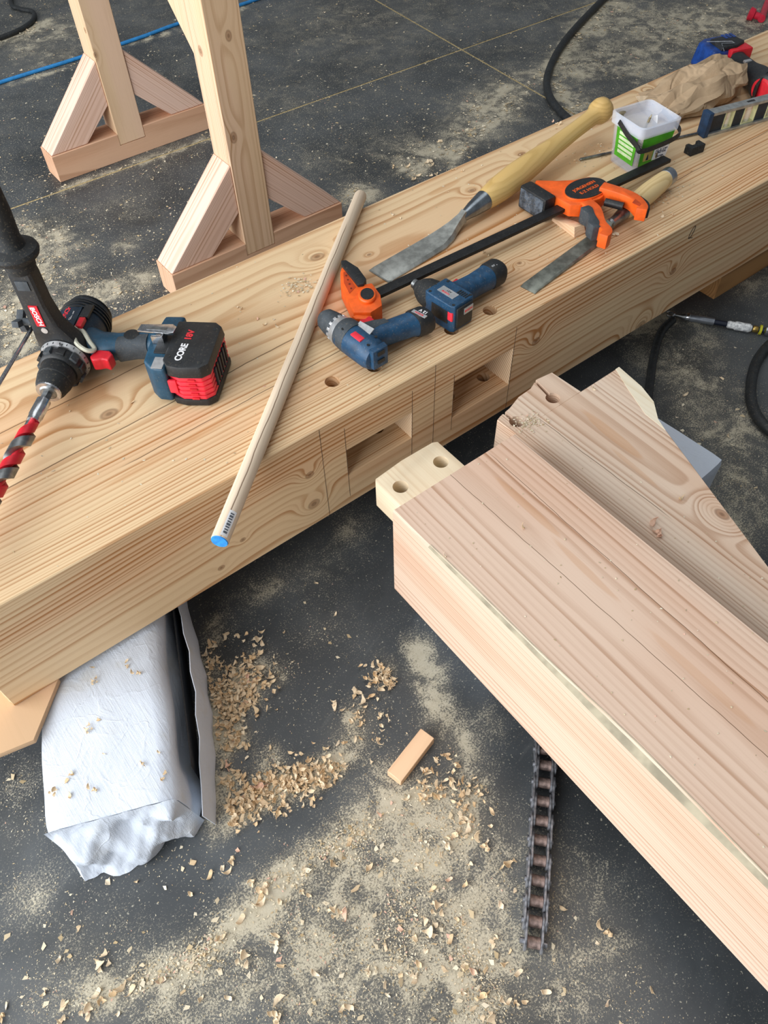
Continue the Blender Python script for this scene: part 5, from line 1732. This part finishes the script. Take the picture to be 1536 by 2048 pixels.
rng = np.random.default_rng(4)
K = 420000
uu, vv_ = rng.uniform(0, 1536, K), rng.uniform(0, 2048, K)
dirs = np.array(CAM_R) @ np.stack([(uu - 768) / FPX, -(vv_ - 1024) / FPX, -np.ones(K)])
tt = -CAM_P.z / dirs[2]
xs, ys = CAM_P.x + dirs[0] * tt, CAM_P.y + dirs[1] * tt
dd = dust_at(xs, ys)
from mathutils import noise as mnoise
cand = rng.random(K) < 0.13 + 0.30 * dd ** 2.2
xs, ys, dd = xs[cand], ys[cand], dd[cand]
cf = np.array([mnoise.fractal(V((x * 13, y * 13, 0)), 0.9, 2.2, 4) for x, y in zip(xs, ys)])
cf = np.clip((cf + 0.25) / 0.6, 0.12, 1.35)
keep = rng.random(len(xs)) * (0.13 + 0.30 * dd ** 2.2) < cf * ( 0.03 + 0.07 * (ys > 0.45) + 0.30 * dd ** 2.2)
xs, ys, dd = xs[keep], ys[keep], dd[keep]
items = []
for x, y, d in zip(xs, ys, dd):
    if free(x, y):
        heap = max(0.0, d - 0.6)
        k_ = 1.0 if y < 0.45 else random.choice((1.6, 2.2, 3.2))
        items.append((x, y, random.random() * heap * 0.006, random.uniform(0.0003, 0.0008) * (1.0 + heap * 1.5) * k_, random.uniform(1.0, 2.6)))
    if len(items) > 90000:
        break
items += [(x, y, random.random() * 0.004 * (d > .7), random.uniform(0.0016, 0.0036), random.uniform(1.0, 2.0)) for x, y, d in zip(xs[::41], ys[::41], dd[::41]) if free(x, y)]
flakes('sawdust', items, 'pale sawdust and wood crumbs strewn over the dark floor')

# dense heaps: curls too many and too tangled to count
vs_, fs, tn_ = [], [], []
vcache = [[V(q_.co) for q_ in me.vertices] for me in protos[:9]]
fcache = [[tuple(p_.vertices) for p_ in me.polygons] for me in protos[:9]]
HP = [b for b in DUST if b[3] >= 0.95 and b[1] < 0.4] * 2 + [b for b in DUST if b[3] == 0.8 and b[1] < 0.4 and b[0] < -0.3][::5] + [(at(u, v_, 0).x, at(u, v_, 0).y, r_, 1.0) for u, v_, r_ in ((720, 1450, .035), (900, 1545, .03), (850, 1580, .02), (930, 1600, .03), (830, 1300, .02), (1290, 660, .03))]
k = 0
while k < 1000:
    b_ = random.choice(HP)
    x, y = random.gauss(b_[0], b_[2] * 0.75), random.gauss(b_[1], b_[2] * 0.75)
    if not free(x, y):
        k += 0.02
        continue
    j = random.randrange(9)
    M_ = Matrix.Translation((x, y, 0.0004 + random.random() ** 2 * 0.009)) @ Matrix.Rotation(random.uniform(0, 6.28), 4, 'Z') @ Matrix.Rotation(random.uniform(-0.6, 0.6), 4, 'X') @ Matrix.Scale(random.uniform(0.35, 1.0), 4)
    k0 = len(vs_)
    t_ = random.random() * 0.8 + 0.1
    pv = [M_ @ q_ for q_ in vcache[j]]
    zl = min(0.0, min(q_.z for q_ in pv) - 0.0004)
    vs_ += [(q_.x, q_.y, q_.z - zl) for q_ in pv]
    tn_ += [t_] * len(pv)
    fs += [tuple(i + k0 for i in f_) for f_ in fcache[j]]
    k += 1
me = bpy.data.meshes.new('shaving_heap')
me.from_pydata(vs_, [], fs)
me.attributes.new('tone', 'FLOAT', 'POINT').data.foreach_set('value', np.array(tn_, dtype=np.float32))
me.materials.append(M_CURL)
hp_ = put(bpy.data.objects.new('shaving_heap', me))
hp_['kind'] = 'stuff'
tag(hp_, 'tangled heaps of tan curled shavings on the floor', 'shavings')

# crumbs on the beam and the timbers
items = []
obst = [(-0.62, -0.2, 0.1, 0.45), (-0.12, 0.25, 0.02, 0.21)]
for k in range(520):
    x = random.uniform(-0.7, 1.6)
    y = random.uniform(0.005, 0.445)
    if random.random() < 0.35 and x < 0.4:
        continue
    items.append((x, y, TOP, random.uniform(0.0006, 0.0016), random.uniform(1, 2.2)))
for k in range(110):
    items.append((random.gauss(-0.06, 0.018), random.gauss(0.315, 0.012), TOP + random.uniform(0, .002), random.uniform(0.0007, 0.0022), random.uniform(1, 2)))
for k in range(130):
    items.append((random.gauss(0.66, 0.05), random.gauss(0.10, 0.02), TOP, random.uniform(0.0006, 0.0018), random.uniform(1, 2)))
for k in range(60):
    items.append((random.gauss(0.70, 0.03), random.gauss(0.30, 0.02), TOP, random.uniform(0.0006, 0.0018), random.uniform(1, 2)))
flakes('sawdust', items, 'fine wood crumbs scattered on top of the long beam')
items = []
for k in range(120):
    items.append((random.uniform(-0.22, -0.004), random.uniform(-1.0, -0.195), AZ, random.uniform(0.0005, 0.0012), random.uniform(1, 2)))
for k in range(60):
    y = random.uniform(-0.6, -0.16)
    items.append((random.uniform(0.01, 0.12), y, BZ, random.uniform(0.0005, 0.0012), random.uniform(1, 2)))
for k in range(160):
    items.append((random.gauss(0.075, 0.014), random.gauss(-0.152, 0.01), BZ + random.uniform(0, .001), random.uniform(0.0005, 0.0016), random.uniform(1, 2)))
flakes('sawdust', items, 'fine wood crumbs scattered on the two tenoned timbers')

BT = 'small curled shaving resting on top of the long beam'
for (u, v_, s_) in [(515, 640, .8), (530, 650, .8), (548, 640, .7), (480, 618, .7), (265, 806, .8), (965, 505, .8), (975, 512, .7), (1035, 452, .7), (905, 340, .6), (925, 343, .6), (940, 400, .5), (895, 385, .5),
                    (1105, 245, 1.0), (1118, 250, .9), (785, 430, .8), (800, 438, .8), (1245, 375, .7), (1265, 380, .7), (1150, 322, .6), (1345, 430, .5), (1322, 435, .8), (1230, 470, .8), (1213, 480, .6), (1200, 290, .6), (555, 655, .8)]:
    p = at(u, v_, TOP)
    shaving(p.x, p.y, TOP + 0.0004, s_ * 0.8, BT, 'shavings on top of the beam')
for (u, v_, s_, z_, lb_) in [(1308, 1062, 1.1, BZ, 'clump of curled shavings on the tapered timber beside the square timber'), (1362, 998, .8, BZ, 'small pale chip near the sawn edge of the tapered timber'),
                             (1188, 780, .6, BZ, 'tiny chip by the shoulder of the tapered timber'), (1095, 842, .5, BZ, 'tiny pink chip next to the split tenon'),
                             (1046, 1055, .6, AZ, 'small chip in the middle of the square timber top'), (890, 1112, .5, AZ, 'small chip near the left arris of the square timber')]:
    p = at(u, v_, z_)
    shaving(p.x, p.y, z_ + 0.0004, s_, lb_, None, protos[9] if s_ > 1 else protos[2])
for (u, v_, s_) in [(185, 1335, .9), (253, 1330, .7), (272, 1348, .8), (190, 1362, .8), (197, 1440, 1.0), (178, 1457, .9), (208, 1508, .6), (142, 1552, .9), (107, 1585, .9), (140, 1592, 1.0), (184, 1580, .8), (285, 1528, .7), (318, 1505, .7), (325, 1556, .8)]:
    p = at(u, v_, 0.1215)
    shaving(p.x, p.y, 0.1214, s_ * 0.75, 'small shaving lying on top of the white wrapped bundle', 'shavings on the white bundle')
